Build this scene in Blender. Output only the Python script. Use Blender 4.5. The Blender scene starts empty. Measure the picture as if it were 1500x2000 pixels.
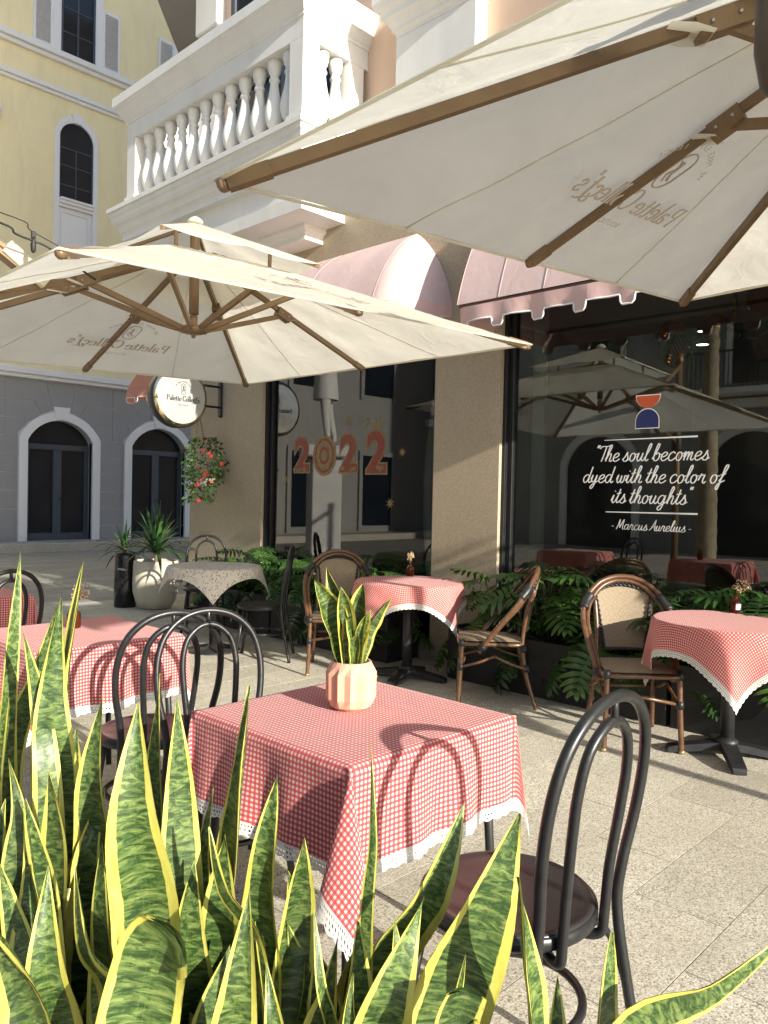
import bpy, bmesh, math, random
from math import sin, cos, pi, radians, sqrt, hypot, atan2
from mathutils import Vector, Matrix

random.seed(7)
sc = bpy.context.scene
COL = sc.collection

# ---------------------------------------------------------------- camera
# world axes: +Y runs along the shop front (away to the left), +X points into the shop, metres
YAW, PITCH, ROLL = radians(43.88), radians(-1.194), radians(1.239)
EYE = Vector((0, 0, 1.40))
fw = Vector((cos(PITCH)*cos(YAW), cos(PITCH)*sin(YAW), sin(PITCH)))
rt = Vector((sin(YAW), -cos(YAW), 0))
up = rt.cross(fw)
rt, up = rt*cos(ROLL) + up*sin(ROLL), up*cos(ROLL) - rt*sin(ROLL)
cam_d = bpy.data.cameras.new('camera')
cam_d.sensor_fit = 'VERTICAL'
cam_d.sensor_height = 36.0
cam_d.lens = 36.0*1530/2000
cam_d.clip_start = 0.05
cam_d.clip_end = 400
cam = bpy.data.objects.new('camera', cam_d)
COL.objects.link(cam)
m = Matrix((rt, up, -fw)).transposed().to_4x4()
m.translation = EYE
cam.matrix_world = m
sc.camera = cam
sc.render.resolution_x, sc.render.resolution_y = 768, 1024

# ---------------------------------------------------------------- light
SUN_AZ, SUN_EL = radians(84.5), radians(18.9)      # azimuth the light travels towards
w = bpy.data.worlds.new('World')
sc.world = w
w.use_nodes = True
wt = w.node_tree
bg = wt.nodes['Background']
sky = wt.nodes.new('ShaderNodeTexSky')
sky.sky_type = 'NISHITA'
sky.sun_disc = False
sky.sun_elevation = SUN_EL
sky.sun_rotation = radians(185.5)
sky.air_density = 1.0
sky.dust_density = .6
sky.ozone_density = 2.0
wt.links.new(sky.outputs[0], bg.inputs[0])
bg.inputs[1].default_value = 0.125
sl = bpy.data.lights.new('sun', 'SUN')
sl.energy = 5.0
sl.angle = radians(0.6)
sl.color = (1.0, 0.935, 0.81)
so = bpy.data.objects.new('sun', sl)
COL.objects.link(so)
sd = Vector((cos(SUN_AZ)*cos(SUN_EL), sin(SUN_AZ)*cos(SUN_EL), -sin(SUN_EL)))
so.rotation_euler = sd.to_track_quat('-Z', 'Y').to_euler()
so.location = (-3, -20, 12)
vs = sc.view_settings
vs.view_transform = 'Standard'
vs.look = 'None'
vs.exposure = 0.97
vs.gamma = 1.0
vs.use_curve_mapping = False
sc.cycles.use_denoising = True
sc.cycles.max_bounces = 10
sc.cycles.transparent_max_bounces = 24
sc.cycles.sample_clamp_indirect = 8

# ---------------------------------------------------------------- helpers
class MB:
    """collects geometry for one mesh"""
    def __init__(s):
        s.v = []; s.f = []; s.uv = []; s.sm = []; s.has_uv = False
    def add(s, vs, fs, smooth=False, uv=None):
        o = len(s.v)
        s.v += [tuple(p) for p in vs]
        for k, f in enumerate(fs):
            s.f.append(tuple(i+o for i in f))
            s.sm.append(smooth)
            if uv is not None:
                s.uv.append([uv[i] for i in f]); s.has_uv = True
            else:
                s.uv.append([(0, 0)]*len(f))
        return s
    def box(s, a, b):
        x0, y0, z0 = a; x1, y1, z1 = b
        if x0 > x1: x0, x1 = x1, x0
        if y0 > y1: y0, y1 = y1, y0
        if z0 > z1: z0, z1 = z1, z0
        v = [(x0,y0,z0),(x1,y0,z0),(x1,y1,z0),(x0,y1,z0),(x0,y0,z1),(x1,y0,z1),(x1,y1,z1),(x0,y1,z1)]
        return s.add(v, [(0,3,2,1),(4,5,6,7),(0,1,5,4),(1,2,6,5),(2,3,7,6),(3,0,4,7)])
    def bbox(s, a, b, c=0.004):
        """box with chamfered edges"""
        x0, y0, z0 = [min(p, q) for p, q in zip(a, b)]; x1, y1, z1 = [max(p, q) for p, q in zip(a, b)]
        rings = []
        for z, k in ((z0, c), (z0+c, 0), (z1-c, 0), (z1, c)):
            r = []
            for (px, py, sx, sy) in ((x0,y0,1,1),(x1,y0,-1,1),(x1,y1,-1,-1),(x0,y1,1,-1)):
                e = [(px+sx*(k+c), py+sy*k), (px+sx*k, py+sy*(k+c))]
                if sx*sy > 0: e.reverse()
                r += [(q[0], q[1], z) for q in e]
            rings.append(r)
        v = [p for r in rings for p in r]
        f = []
        for i in range(3):
            for j in range(8):
                j2 = (j+1) % 8
                f.append((i*8+j, i*8+j2, i*8+8+j2, i*8+8+j))
        f.append(tuple(range(7, -1, -1))); f.append(tuple(range(24, 32)))
        return s.add(v, f)
    def tube(s, pts, r, n=10, closed=False, caps=True, smooth=True, up=None):
        """round tube through pts; r number or list"""
        P = [Vector(p) for p in pts]; N = len(P)
        R = r if isinstance(r, (list, tuple)) else [r]*N
        T = []
        for i in range(N):
            if closed: d = P[(i+1) % N]-P[i-1]
            else: d = P[min(i+1, N-1)]-P[max(i-1, 0)]
            T.append(d.normalized() if d.length > 1e-9 else Vector((0, 0, 1)))
        a = Vector(up) if up else (Vector((0, 0, 1)) if abs(T[0].z) < .9 else Vector((1, 0, 0)))
        u = (a - T[0]*a.dot(T[0])).normalized()
        v = []; uv = []; L = 0
        for i in range(N):
            if i:
                L += (P[i]-P[i-1]).length
                u = (u - T[i]*u.dot(T[i]))
                u = u.normalized() if u.length > 1e-6 else T[i].orthogonal().normalized()
            b = T[i].cross(u)
            for k in range(n):
                t = 2*pi*k/n
                v.append(P[i]+(u*cos(t)+b*sin(t))*R[i]); uv.append((k/n, L))
        f = []
        for i in range(N if closed else N-1):
            for k in range(n):
                k2 = (k+1) % n; i2 = (i+1) % N
                f.append((i*n+k, i*n+k2, i2*n+k2, i2*n+k))
        if caps and not closed:
            f.append(tuple(range(n-1, -1, -1))); f.append(tuple((N-1)*n+k for k in range(n)))
        return s.add(v, f, smooth, uv)
    def bar(s, a, b, wd, ht, upv=(0, 0, 1)):
        """rectangular bar from a to b"""
        a = Vector(a); b = Vector(b); t = (b-a).normalized(); u = Vector(upv)
        u = u - t*u.dot(t)
        u = u.normalized() if u.length > 1e-6 else t.orthogonal().normalized()
        x = t.cross(u)
        v = []
        for p in (a, b):
            for sx, sz in ((-1,-1),(1,-1),(1,1),(-1,1)):
                v.append(p + x*sx*wd/2 + u*sz*ht/2)
        return s.add(v, [(0,1,2,3),(7,6,5,4),(0,4,5,1),(1,5,6,2),(2,6,7,3),(3,7,4,0)])
    def lathe(s, prof, c=(0, 0, 0), n=24, smooth=True, axis='Z', rot=None, cap=True):
        """prof: (radius, height) list"""
        v = []; uv = []; M = len(prof)
        for j, (r, h) in enumerate(prof):
            for k in range(n):
                t = 2*pi*k/n
                p = Vector((r*cos(t), r*sin(t), h))
                if axis == 'Y': p = Vector((r*cos(t), h, r*sin(t)))
                if axis == 'X': p = Vector((h, r*cos(t), r*sin(t)))
                if rot: p = rot @ p
                v.append(p+Vector(c)); uv.append((k/n, j/(M-1)))
        f = []
        for j in range(M-1):
            for k in range(n):
                k2 = (k+1) % n
                f.append((j*n+k, j*n+k2, j*n+n+k2, j*n+n+k))
        if cap:
            if prof[0][0] > 1e-5: f.append(tuple(range(n-1, -1, -1)))
            if prof[-1][0] > 1e-5: f.append(tuple((M-1)*n+k for k in range(n)))
        return s.add(v, f, smooth, uv)
    def prism(s, poly, o, ex, ey, ez, smooth=False):
        """poly of 2-D points in axes ex, ey at origin o, extruded by vector ez"""
        o, ex, ey, ez = Vector(o), Vector(ex), Vector(ey), Vector(ez)
        n = len(poly)
        a = [o+ex*p[0]+ey*p[1] for p in poly]
        v = a+[p+ez for p in a]
        f = [tuple(range(n-1, -1, -1)), tuple(range(n, 2*n))]
        v2 = a+[p+ez for p in a]
        s.add(v, f)
        return s.add(v2, [(i, (i+1) % n, n+(i+1) % n, n+i) for i in range(n)], smooth)
    def grid(s, fn, nu, nv, smooth=True, uvf=None, closed_u=False):
        v = []; uv = []
        for j in range(nv+1):
            for i in range(nu+1):
                a, b = i/nu, j/nv
                v.append(fn(a, b)); uv.append(uvf(a, b) if uvf else (a, b))
        f = []
        for j in range(nv):
            for i in range(nu):
                k = j*(nu+1)+i
                f.append((k, k+1, k+nu+2, k+nu+1))
        return s.add(v, f, smooth, uv)
    def mesh(s, name):
        me = bpy.data.meshes.new(name)
        me.from_pydata([tuple(p) for p in s.v], [], s.f)
        if s.has_uv:
            l = me.uv_layers.new(name='UVMap')
            d = [c for f in s.uv for p in f for c in p]
            l.data.foreach_set('uv', d)
        me.polygons.foreach_set('use_smooth', s.sm)
        me.update()
        return me
    def fix(s):
        return s

def obj(name, mb, mat, parent=None, loc=None, recalc=False):
    me = mb.mesh(name) if isinstance(mb, MB) else mb
    if recalc:
        bm = bmesh.new(); bm.from_mesh(me)
        bmesh.ops.recalc_face_normals(bm, faces=bm.faces)
        bm.to_mesh(me); bm.free()
    if mat is not None:
        me.materials.clear(); me.materials.append(mat)
    o = bpy.data.objects.new(name, me)
    COL.objects.link(o)
    if parent: o.parent = parent
    if loc: o.location = loc
    return o
def tag(o, label, cat, group=None):
    o['label'] = label; o['category'] = cat
    if group: o['group'] = group
    return o
def thing(name, label, cat, loc=(0, 0, 0), rz=0, group=None):
    o = bpy.data.objects.new(name, None)
    o.empty_display_size = .1
    COL.objects.link(o)
    o.location = loc; o.rotation_euler = (0, 0, rz)
    return tag(o, label, cat, group)
def struct(name, mb, mat, parent=None):
    o = obj(name, mb, mat, parent)
    if not parent: o['kind'] = 'structure'
    return o
def dup(root, loc, rz, label, group=None):
    def cp(o, par):
        c = o.copy(); COL.objects.link(c)
        if par: c.parent = par
        for ch in kids.get(o.name, ()): cp(ch, c)
        return c
    kids = {}
    for o in root.children_recursive: kids.setdefault(o.parent.name, []).append(o)
    r = cp(root, None)
    r.location = loc; r.rotation_euler = (0, 0, rz); r['label'] = label
    if group: r['group'] = group
    return r
def crom(pts, n=6, closed=False):
    """Catmull-Rom through pts"""
    P = [Vector(p) for p in pts]; out = []; N = len(P)
    for i in range(N if closed else N-1):
        if closed: p0, p1, p2, p3 = P[i-1], P[i], P[(i+1) % N], P[(i+2) % N]
        else: p0, p1, p2, p3 = P[max(i-1, 0)], P[i], P[i+1], P[min(i+2, N-1)]
        for k in range(n):
            t = k/n
            out.append(.5*((2*p1)+(p2-p0)*t+(2*p0-5*p1+4*p2-p3)*t*t+(3*p1-p0-3*p2+p3)*t**3))
    if not closed: out.append(P[-1])
    return out
def mirx(pts):
    """left half path -> whole path, mirrored in x"""
    return list(pts)+[(-p[0], p[1], p[2]) for p in reversed(pts[:-1] if abs(pts[-1][0]) < 1e-6 else pts)]

# ---------------------------------------------------------------- materials
class NT:
    def __init__(s, name):
        s.m = bpy.data.materials.new(name); s.m.use_nodes = True
        s.t = s.m.node_tree; s.b = s.t.nodes['Principled BSDF']; s.o = s.t.nodes['Material Output']
        s._tc = None
    def n(s, t, **k):
        x = s.t.nodes.new('ShaderNode'+t)
        for a, b in k.items(): setattr(x, a, b)
        return x
    def l(s, a, b): s.t.links.new(a, b)
    def tc(s, k='Object'):
        if not s._tc: s._tc = s.n('TexCoord')
        return s._tc.outputs[k]
    def setv(s, sock, v):
        if hasattr(v, 'is_linked') or hasattr(v, 'links'): s.l(v, sock)
        else:
            if sock.type == 'RGBA' and len(v) == 3: v = (*v, 1)
            sock.default_value = v
    def noise(s, scale, detail=4, rough=.55, vec=None, dist=0, out='Fac'):
        x = s.n('TexNoise'); x.inputs['Scale'].default_value = scale; x.inputs['Detail'].default_value = detail
        x.inputs['Roughness'].default_value = rough; x.inputs['Distortion'].default_value = dist
        s.l(vec if vec else s.tc(), x.inputs['Vector'])
        return x.outputs[out]
    def voro(s, scale, vec=None, out='Distance', feature='F1', rnd=1):
        x = s.n('TexVoronoi'); x.feature = feature; x.inputs['Scale'].default_value = scale; x.inputs['Randomness'].default_value = rnd
        s.l(vec if vec else s.tc(), x.inputs['Vector'])
        return x.outputs[out]
    def ramp(s, fac, stops, interp='LINEAR'):
        x = s.n('ValToRGB'); x.color_ramp.interpolation = interp
        e = x.color_ramp.elements
        while len(e) < len(stops): e.new(.5)
        for q, (p, c) in zip(e, stops):
            q.position = p; q.color = (*c, 1) if not isinstance(c, (int, float)) else (c, c, c, 1)
        s.l(fac, x.inputs[0])
        return x.outputs[0]
    def mix(s, fac, a, b, mode='MIX'):
        x = s.n('Mix'); x.data_type = 'RGBA'; x.blend_type = mode
        s.setv(x.inputs[0], fac); s.setv(x.inputs[6], a); s.setv(x.inputs[7], b)
        return x.outputs[2]
    def math(s, op, a, b=None, c=None):
        x = s.n('Math'); x.operation = op
        for i, q in enumerate((a, b, c)):
            if q is not None: s.setv(x.inputs[i], q)
        return x.outputs[0]
    def mapr(s, v, a, b, c=0, d=1):
        x = s.n('MapRange'); s.l(v, x.inputs[0])
        for i, q in enumerate((a, b, c, d)): x.inputs[i+1].default_value = q
        return x.outputs[0]
    def mapping(s, scale=(1, 1, 1), rot=(0, 0, 0), loc=(0, 0, 0), k='Object'):
        x = s.n('Mapping'); x.inputs[1].default_value = loc; x.inputs[2].default_value = rot; x.inputs[3].default_value = scale
        s.l(s.tc(k), x.inputs[0]); return x.outputs[0]
    def sep(s, vec):
        x = s.n('SeparateXYZ'); s.l(vec, x.inputs[0]); return x.outputs
    def bump(s, h, strength=.3, dist=.01):
        x = s.n('Bump'); x.inputs['Strength'].default_value = strength; x.inputs['Distance'].default_value = dist
        s.l(h, x.inputs['Height']); s.l(x.outputs[0], s.b.inputs['Normal']); return x
    def col(s, c): s.setv(s.b.inputs['Base Color'], c); return s
    def rough(s, v): s.setv(s.b.inputs['Roughness'], v); return s
    def spec(s, v): s.b.inputs['Specular IOR Level'].default_value = v; return s

def plain(name, c, rough=.6, metal=0, var=.12, scale=8, bump=0, spec=None, coat=0):
    """solid colour broken up by two scales of noise"""
    t = NT(name)
    a = t.noise(scale, 5)
    d = tuple(max(0, x*(1-var)) for x in c); e = tuple(min(1, x*(1+var)) for x in c)
    t.col(t.ramp(a, [(.3, d), (.7, e)]))
    t.rough(t.mapr(t.noise(scale*2.3, 3), .3, .7, max(.02, rough-.08), min(1, rough+.08)))
    t.b.inputs['Metallic'].default_value = metal
    if spec is not None: t.spec(spec)
    if coat: t.b.inputs['Coat Weight'].default_value = coat
    if bump: t.bump(t.noise(scale*14, 4), bump, .004)
    return t.m
M = {}
# ================================================================ materials of the setting
def geo_pos(t):
    return t.n('NewGeometry').outputs['Position']
def granite(name, tint=(1, 1, 1), joints=False, dark=1.0):
    t = NT(name); p = geo_pos(t)
    cell = t.voro(210, p, 'Color')
    s = t.sep(cell)[0]
    c = t.ramp(s, [(0, (.14*dark, .125*dark, .095*dark)), (.16, (.34*dark, .31*dark, .24*dark)), (.45, (.50*dark, .465*dark, .385*dark)), (.8, (.64*dark, .60*dark, .51*dark)), (1, (.76*dark, .715*dark, .60*dark))])
    big = t.noise(1.7, 5, .6, p)
    c = t.mix(t.mapr(big, .35, .72, 0, .5), c, tuple(q_*x*dark for q_, x in zip((.36, .325, .255), tint)), 'MIX')
    st = t.noise(9, 6, .7, p, 1.2)
    c = t.mix(t.mapr(st, .55, .8, 0, .35), c, (.25*dark, .225*dark, .18*dark))
    oi = t.n('ObjectInfo')
    hs = t.n('HueSaturation'); t.l(c, hs.inputs['Color'])
    t.l(t.mapr(oi.outputs['Random'], 0, 1, .90, 1.10), hs.inputs['Value'])
    c = hs.outputs[0]
    h = t.noise(160, 3, .6, p)
    if joints:
        br = t.n('TexBrick'); br.offset = .5
        mp = t.n('Mapping'); t.l(p, mp.inputs[0]); t.l(mp.outputs[0], br.inputs['Vector'])
        mp.inputs[1].default_value = (-.01, -.29, 0)
        br.inputs['Scale'].default_value = 1; br.inputs['Mortar Size'].default_value = .0035; br.inputs['Brick Width'].default_value = .66
        br.inputs['Row Height'].default_value = .324; br.inputs['Mortar Smooth'].default_value = .3
        br.inputs['Color1'].default_value = (.88, .88, .88, 1); br.inputs['Color2'].default_value = (1.1, 1.1, 1.1, 1); br.inputs['Mortar'].default_value = (.35, .33, .30, 1)
        c = t.mix(1, c, br.outputs[0], 'MULTIPLY')
    t.col(c).rough(t.mapr(st, .3, .7, .55, .8)).spec(.35)
    t.bump(h, .25, .002)
    return t.m
M['granite'] = granite('granite_paver')
M['granite_far'] = granite('granite_ground', joints=True)
M['street'] = granite('street_slabs', tint=(.8, .9, 1.05), joints=True, dark=.72)

def wall_mat(name, c, grain=.10, scale=330, rough=.85, dirt=.12, bump=.25, dirtc=None):
    t = NT(name); p = geo_pos(t)
    g = t.noise(scale, 2, .6, p)
    a = tuple(x*(1-grain) for x in c); b = tuple(min(1, x*(1+grain)) for x in c)
    k = t.ramp(g, [(.35, a), (.65, b)])
    mp = t.n('Mapping'); mp.inputs[3].default_value = (1.2, 1.2, .25); t.l(p, mp.inputs[0])
    st = t.noise(2.6, 6, .65, mp.outputs[0], .6)
    k = t.mix(t.mapr(st, .45, .8, 0, dirt*2.2), k, dirtc or tuple(x*.55 for x in c))
    mo = t.noise(.9, 7, .7, p, .5)
    k = t.mix(t.mapr(mo, .48, .75, 0, .22), k, tuple(x*.72 for x in c))
    zz = t.sep(p)[2]
    low = t.math('MULTIPLY', t.mapr(zz, .02, .45, 1, 0), t.mapr(t.noise(7, 5, .65, p), .35, .7, 0, .6))
    k = t.mix(low, k, (.16, .145, .12))
    t.col(k).rough(rough).spec(.25)
    t.bump(g, bump, .002)
    return t.m
M['stone'] = wall_mat('granular_stone_plaster', (.40, .335, .245), grain=.22, scale=150, dirt=.06)
M['peach'] = wall_mat('peach_plaster', (.68, .50, .38), grain=.05)
M['yellow'] = wall_mat('yellow_plaster', (.86, .785, .50), grain=.03, dirt=.13)
M['grey'] = wall_mat('grey_plaster', (.315, .32, .33), grain=.05, dirt=.08)
M['mortar'] = wall_mat('pale_joint', (.62, .62, .60), grain=.05)
M['white'] = wall_mat('white_paint', (.79, .78, .75), grain=.02, dirt=.11, bump=.06, rough=.6, dirtc=(.42, .40, .36))
M['white_trim'] = wall_mat('white_trim_paint', (.78, .80, .82), grain=.02, dirt=.05, bump=.05, rough=.6, dirtc=(.5, .5, .48))
M['greydark'] = wall_mat('dark_grey_panel', (.30, .30, .295), grain=.04)
M['frame'] = plain('black_aluminium', (.018, .019, .021), .42, 0.3, .2, 12)
M['bluedoor'] = plain('slate_blue_door_frame', (.055, .07, .09), .5, 0, .15, 6)
M['inner_grey'] = plain('grey_green_inner_wall', (.34, .36, .33), .8, 0, .06, 4)
M['inner_dark'] = plain('dark_brown_interior', (.13, .105, .085), .85, 0, .25, 2)
M['inner_floor'] = plain('dark_interior_floor', (.07, .06, .05), .5, 0, .3, 3)
M['inner_ceil'] = plain('interior_ceiling', (.22, .22, .20), .85, 0, .06, 2)
def glass(name, tint=(.74, .78, .76), boost=.03, ior=1.52):
    t = NT(name)
    fr = t.n('Fresnel'); fr.inputs[0].default_value = ior
    tr = t.n('BsdfTransparent'); tr.inputs[0].default_value = (*tint, 1)
    gl = t.n('BsdfGlossy'); gl.inputs['Roughness'].default_value = 0.0
    # two faces of the pane reflect
    wv = t.noise(1.1, 2, .5, geo_pos(t))
    bp = t.n('Bump'); bp.inputs['Strength'].default_value = .012; bp.inputs['Distance'].default_value = .02
    t.l(wv, bp.inputs['Height']); t.l(bp.outputs[0], gl.inputs['Normal'])
    mx = t.n('MixShader')
    f = t.math('MULTIPLY_ADD', fr.outputs[0], 1.3, boost)
    f = t.math('MINIMUM', f, 1.0)
    t.l(f, mx.inputs[0]); t.l(tr.outputs[0], mx.inputs[1]); t.l(gl.outputs[0], mx.inputs[2])
    t.l(mx.outputs[0], t.o.inputs[0])
    return t.m
M['glass'] = glass('shop_window_glass', boost=.035)
def darkglass(name, c=(.012, .016, .022), r=.06):
    t = NT(name)
    t.col(t.ramp(t.noise(1.2, 3), [(.3, c), (.7, tuple(x*1.6 for x in c))])).rough(r).spec(.3)
    return t.m
M['dglass'] = darkglass('dark_window_glass')

# ================================================================ ground
def sheet(x0, y0, x1, y1, z):
    return MB().add([(x0, y0, z), (x1, y0, z), (x1, y1, z), (x0, y1, z)], [(0, 1, 2, 3)])
g = MB().add([(-60, -60, -.03), (60, -60, -.03), (60, 80, -.03), (-60, 80, -.03)], [(0, 1, 2, 3)])
struct('ground', g, M['mortar'])
pave = MB()
for r in ((-40, -40, .66, 9.36), (.66, -40, 30, .288), (5.28, .288, 30, 9.36), (.66, 8.712, 5.28, 9.36)):
    q = sheet(*r, 0.0); pave.add(q.v, q.f)
pavement = struct('plaza_pavement', pave, M['granite_far'])
bed = struct('paver_bed', sheet(.64, .27, 5.3, 8.73, -.0014), plain('dark_joint_sand', (.07, .062, .05), .95, 0, .2, 60), pavement)
pv = [MB().box((-.3282-d, -.1602, -.03), (.3282-d, .1602, 0)).mesh('paver') for d in (0, .0)]
half = MB().box((-.1632, -.1602, -.03), (.1632, .1602, 0)).mesh('paver')
for me in pv+[half]: me.materials.append(M['granite'])
row = 0; y = .288+.162
while y < 8.712:
    off = .33 if row % 2 else 0
    xs = [(.66+.33+.66*k+(0 if not off else -.33), pv[0]) for k in range(8)]
    for cx, me in xs:
        if cx-.33 < .65: cx, me = .66+.165, half
        if cx+.33 > 5.29: cx, me = 5.28-.165, half
        o = bpy.data.objects.new('paver', me); COL.objects.link(o); o.parent = pavement
        o.location = (cx, y, random.uniform(-.0003, .0003)); o.rotation_euler = (random.uniform(-.0008, .0008), random.uniform(-.0004, .0004), random.uniform(-.0015, .0015))
    y += .324; row += 1
struct('street', sheet(-40, 9.36, 40, 17.3, -.004), M['street'])
sw = MB().bbox((-40, 17.3, -.02), (40, 19, .19), .012)
struct('sidewalk', sw, granite('sidewalk_stone', tint=(.9, 1, 1.1), dark=.85))

# ================================================================ shop building
XF, XU = 5.15, 5.30
cafe = thing('cafe_building', 'beige stone cafe building with large dark shop windows and white balcony above', 'building', (XF, 2.6, 0))
cafe_inv = Vector((-XF, -2.6, 0))
def cpart(name, mb, mat, parent=None, recalc=False):
    """part of the cafe given in world coordinates"""
    mb.v = [(p[0]-XF, p[1]-2.6, p[2]) for p in mb.v]
    return obj(name, mb, mat, parent or cafe, recalc=recalc)
W1, W2, ZH = (4.375, 6.79), (.55, 3.69), 3.05
wl = MB()
for y0, y1, z0, z1 in ((W1[1], 8.18, 0, 4.95), (W2[1], W1[0], 0, 4.95), (-4, W2[0], 0, 4.95), (W1[0], W1[1], ZH, 4.95), (W2[0], W2[1], ZH, 4.95), (W1[0], W1[1], 0, .12), (W2[0], W2[1], 0, .12)):
    wl.box((XF, y0, z0), (XF+.22, y1, z1))
cpart('stone_wall', wl, M['stone'])
uw = MB().box((XU, -4, 4.95), (XU+.25, 8.18, 18)).box((XU+.25, 7.93, 0), (18, 8.18, 18)).box((17.7, -4, 0), (18, 7.93, 18)).box((XU+.25, -4, 0), (17.7, -3.75, 18))
uw.box((XF-.02, -4.3, 18.0), (18.3, 8.5, 18.3))
cpart('upper_wall', uw, M['peach'])
cpart('balcony_door', MB().box((XU-.03, 5.75, 4.98), (XU-.004, 7.6, 7.3)), M['dglass'])
fr = MB()
for y in (5.72, 6.66, 7.6): fr.box((XU-.06, y-.035, 4.98), (XU-.031, y+.035, 7.3))
fr.box((XU-.062, 5.75, 7.3), (XU-.03, 7.6, 7.38)); fr.box((XU-.058, 5.75, 5.9), (XU-.032, 7.6, 5.96))
cpart('door_frame', fr, M['bluedoor'])
# interior
cpart('interior_floor', MB().box((XF+.22, -3.7, -.02), (11, 7.9, .06)), M['inner_floor'])
cpart('interior_ceiling', MB().box((XF+.22, -3.7, 3.25), (11, 7.9, 3.35)), M['inner_ceil'])
cpart('ceiling_beam', MB().bbox((6.5, -3.7, 2.95), (6.95, 7.9, 3.249)), M['inner_grey'])
cpart('interior_wall', MB().box((9.6, -3.7, .06), (9.8, 7.9, 3.25)), M['inner_dark'])
cpart('partition', MB().box((XF+.3, 4.0, .06), (9.6, 4.12, 3.25)), M['inner_dark'])
for y in (W1[1]-.14, W2[1]-.15):
    cpart('inner_blind', MB().bbox((XF+.30, y-.07, .10), (XF+.34, y+.05, 3.2)), M['inner_grey'])
ct = MB().box((5.75, 4.2, .06), (6.1, 5.3, 1.02))
k = 4.2
while k < 5.3:
    ct.tube([(5.748, k, .06), (5.748, k, 1.0)], .016, 6); k += .034
cpart('ribbed_counter', ct, plain('mauve_ribbed_panel', (.17, .115, .135), .5, 0, .1, 5))
cpart('counter_top', MB().bbox((5.70, 4.18, 1.021), (6.15, 5.34, 1.05)), plain('counter_stone', (.35, .33, .31), .3, 0, .1, 5))
cpart('menu_board', MB().bbox((9.5, 1.9, 1.2), (9.57, 2.7, 2.2)), plain('amber_board', (.45, .27, .05), .4, 0, .5, 3))
# windows: frame, glass
for nm, (a, b) in (('shop_window', W1), ('shop_window', W2)):
    f = MB()
    X0, X1 = XF+.075, XF+.15
    for y0, y1, z0, z1 in ((a+.001, a+.075, .121, ZH-.001), (b-.075, b-.001, .121, ZH-.001), (a+.076, b-.076, ZH-.08, ZH-.001), (a+.076, b-.076, .121, .20)):
        f.bbox((X0, y0, z0), (X1, y1, z1), .004)
    f.bbox((XF+.035, b-.032, .121), (XF+.074, b-.001, ZH-.001), .003)
    wf = cpart(nm, f, M['frame'])
    gp = MB().box((XF+.108, a+.07, .19), (XF+.114, b-.07, ZH-.07))
    cpart('glass_pane', gp, M['glass'], wf)
# ---- mouldings
def ring_mould(prof, xf, xw, y0, y1, closed=False):
    """profile (outset, z) swept round a rectangle that juts from the wall at xw"""
    mb = MB(); n = len(prof)
    v = []
    for d, z in prof:
        v += [(xw, y0-d, z), (xf-d, y0-d, z), (xf-d, y1+d, z), (xw, y1+d, z)]
    f = []
    for i in range(n if closed else n-1):
        j = (i+1) % n
        for k in range(3):
            f.append((i*4+k, i*4+k+1, j*4+k+1, j*4+k))
    mb.add(v, f)
    return mb
base_prof = [(-.3, 4.741), (.16, 4.741), (.165, 4.735), (.165, 4.69), (.145, 4.685), (.14, 4.645), (.125, 4.625), (.12, 4.585), (.105, 4.555), (.075, 4.53), (.06, 4.50), (.055, 4.47), (.035, 4.45), (.018, 4.42), (.018, 4.41), (.03, 4.405), (.03, 4.365), (-.04, 4.36), (-.045, 4.13), (0, 4.125), (0, 4.0), (-.26, 3.998), (-.262, 3.97), (-.275, 3.95), (-.30, 3.935), (-.31, 3.91), (-.31, 3.862), (-.54, 3.86)]
balcony = cpart('balcony', ring_mould(base_prof, 4.61, XU, 5.56, 8.82), M['white'], recalc=True)
rail_prof = [(-.19, 5.94), (.125, 5.94), (.13, 5.935), (.13, 5.835), (.118, 5.828), (.118, 5.812), (.10, 5.80), (.055, 5.735), (.025, 5.68), (.012, 5.665), (.012, 5.64), (0, 5.635), (0, 5.46), (-.19, 5.46)]
rl = ring_mould(rail_prof, 4.50, XU, 5.44, 8.60, True)
cpart('handrail', rl, M['white'], balcony, recalc=True)
def newel(x, y, s=.19):
    return MB().bbox((x, y, 4.741), (x+s, y+s, 5.461), .004).bbox((x-.02, y-.02, 4.742), (x+s+.02, y+s+.02, 4.80), .004)
for x, y in ((4.50, 5.44), (4.50, 8.41), (5.06, 5.44)):
    cpart('newel_post', newel(x, y), M['white'], balcony)
bal_prof = [(r_*1.12, z_) for r_, z_ in [(.062, 0), (.062, .035), (.05, .045), (.045, .075), (.04, .085), (.047, .10), (.06, .13), (.074, .18), (.079, .225), (.075, .27), (.063, .33), (.05, .39), (.041, .45), (.036, .50), (.036, .52), (.046, .53), (.046, .545), (.037, .555), (.037, .59), (.05, .605), (.05, .62), (.054, .63), (.06, .66), (.06, .72)]]
bal_me = MB().lathe(bal_prof, n=18).mesh('baluster'); bal_me.materials.append(M['white'])
bl = [(4.60, 5.63+.115+.2292*i) for i in range(12)] + [(4.80, 5.535), (4.97, 5.535)]
for x, y in bl:
    o = bpy.data.objects.new('baluster', bal_me); COL.objects.link(o); o.parent = balcony
    o.location = (x-XF, y-2.6, 4.741)
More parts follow.
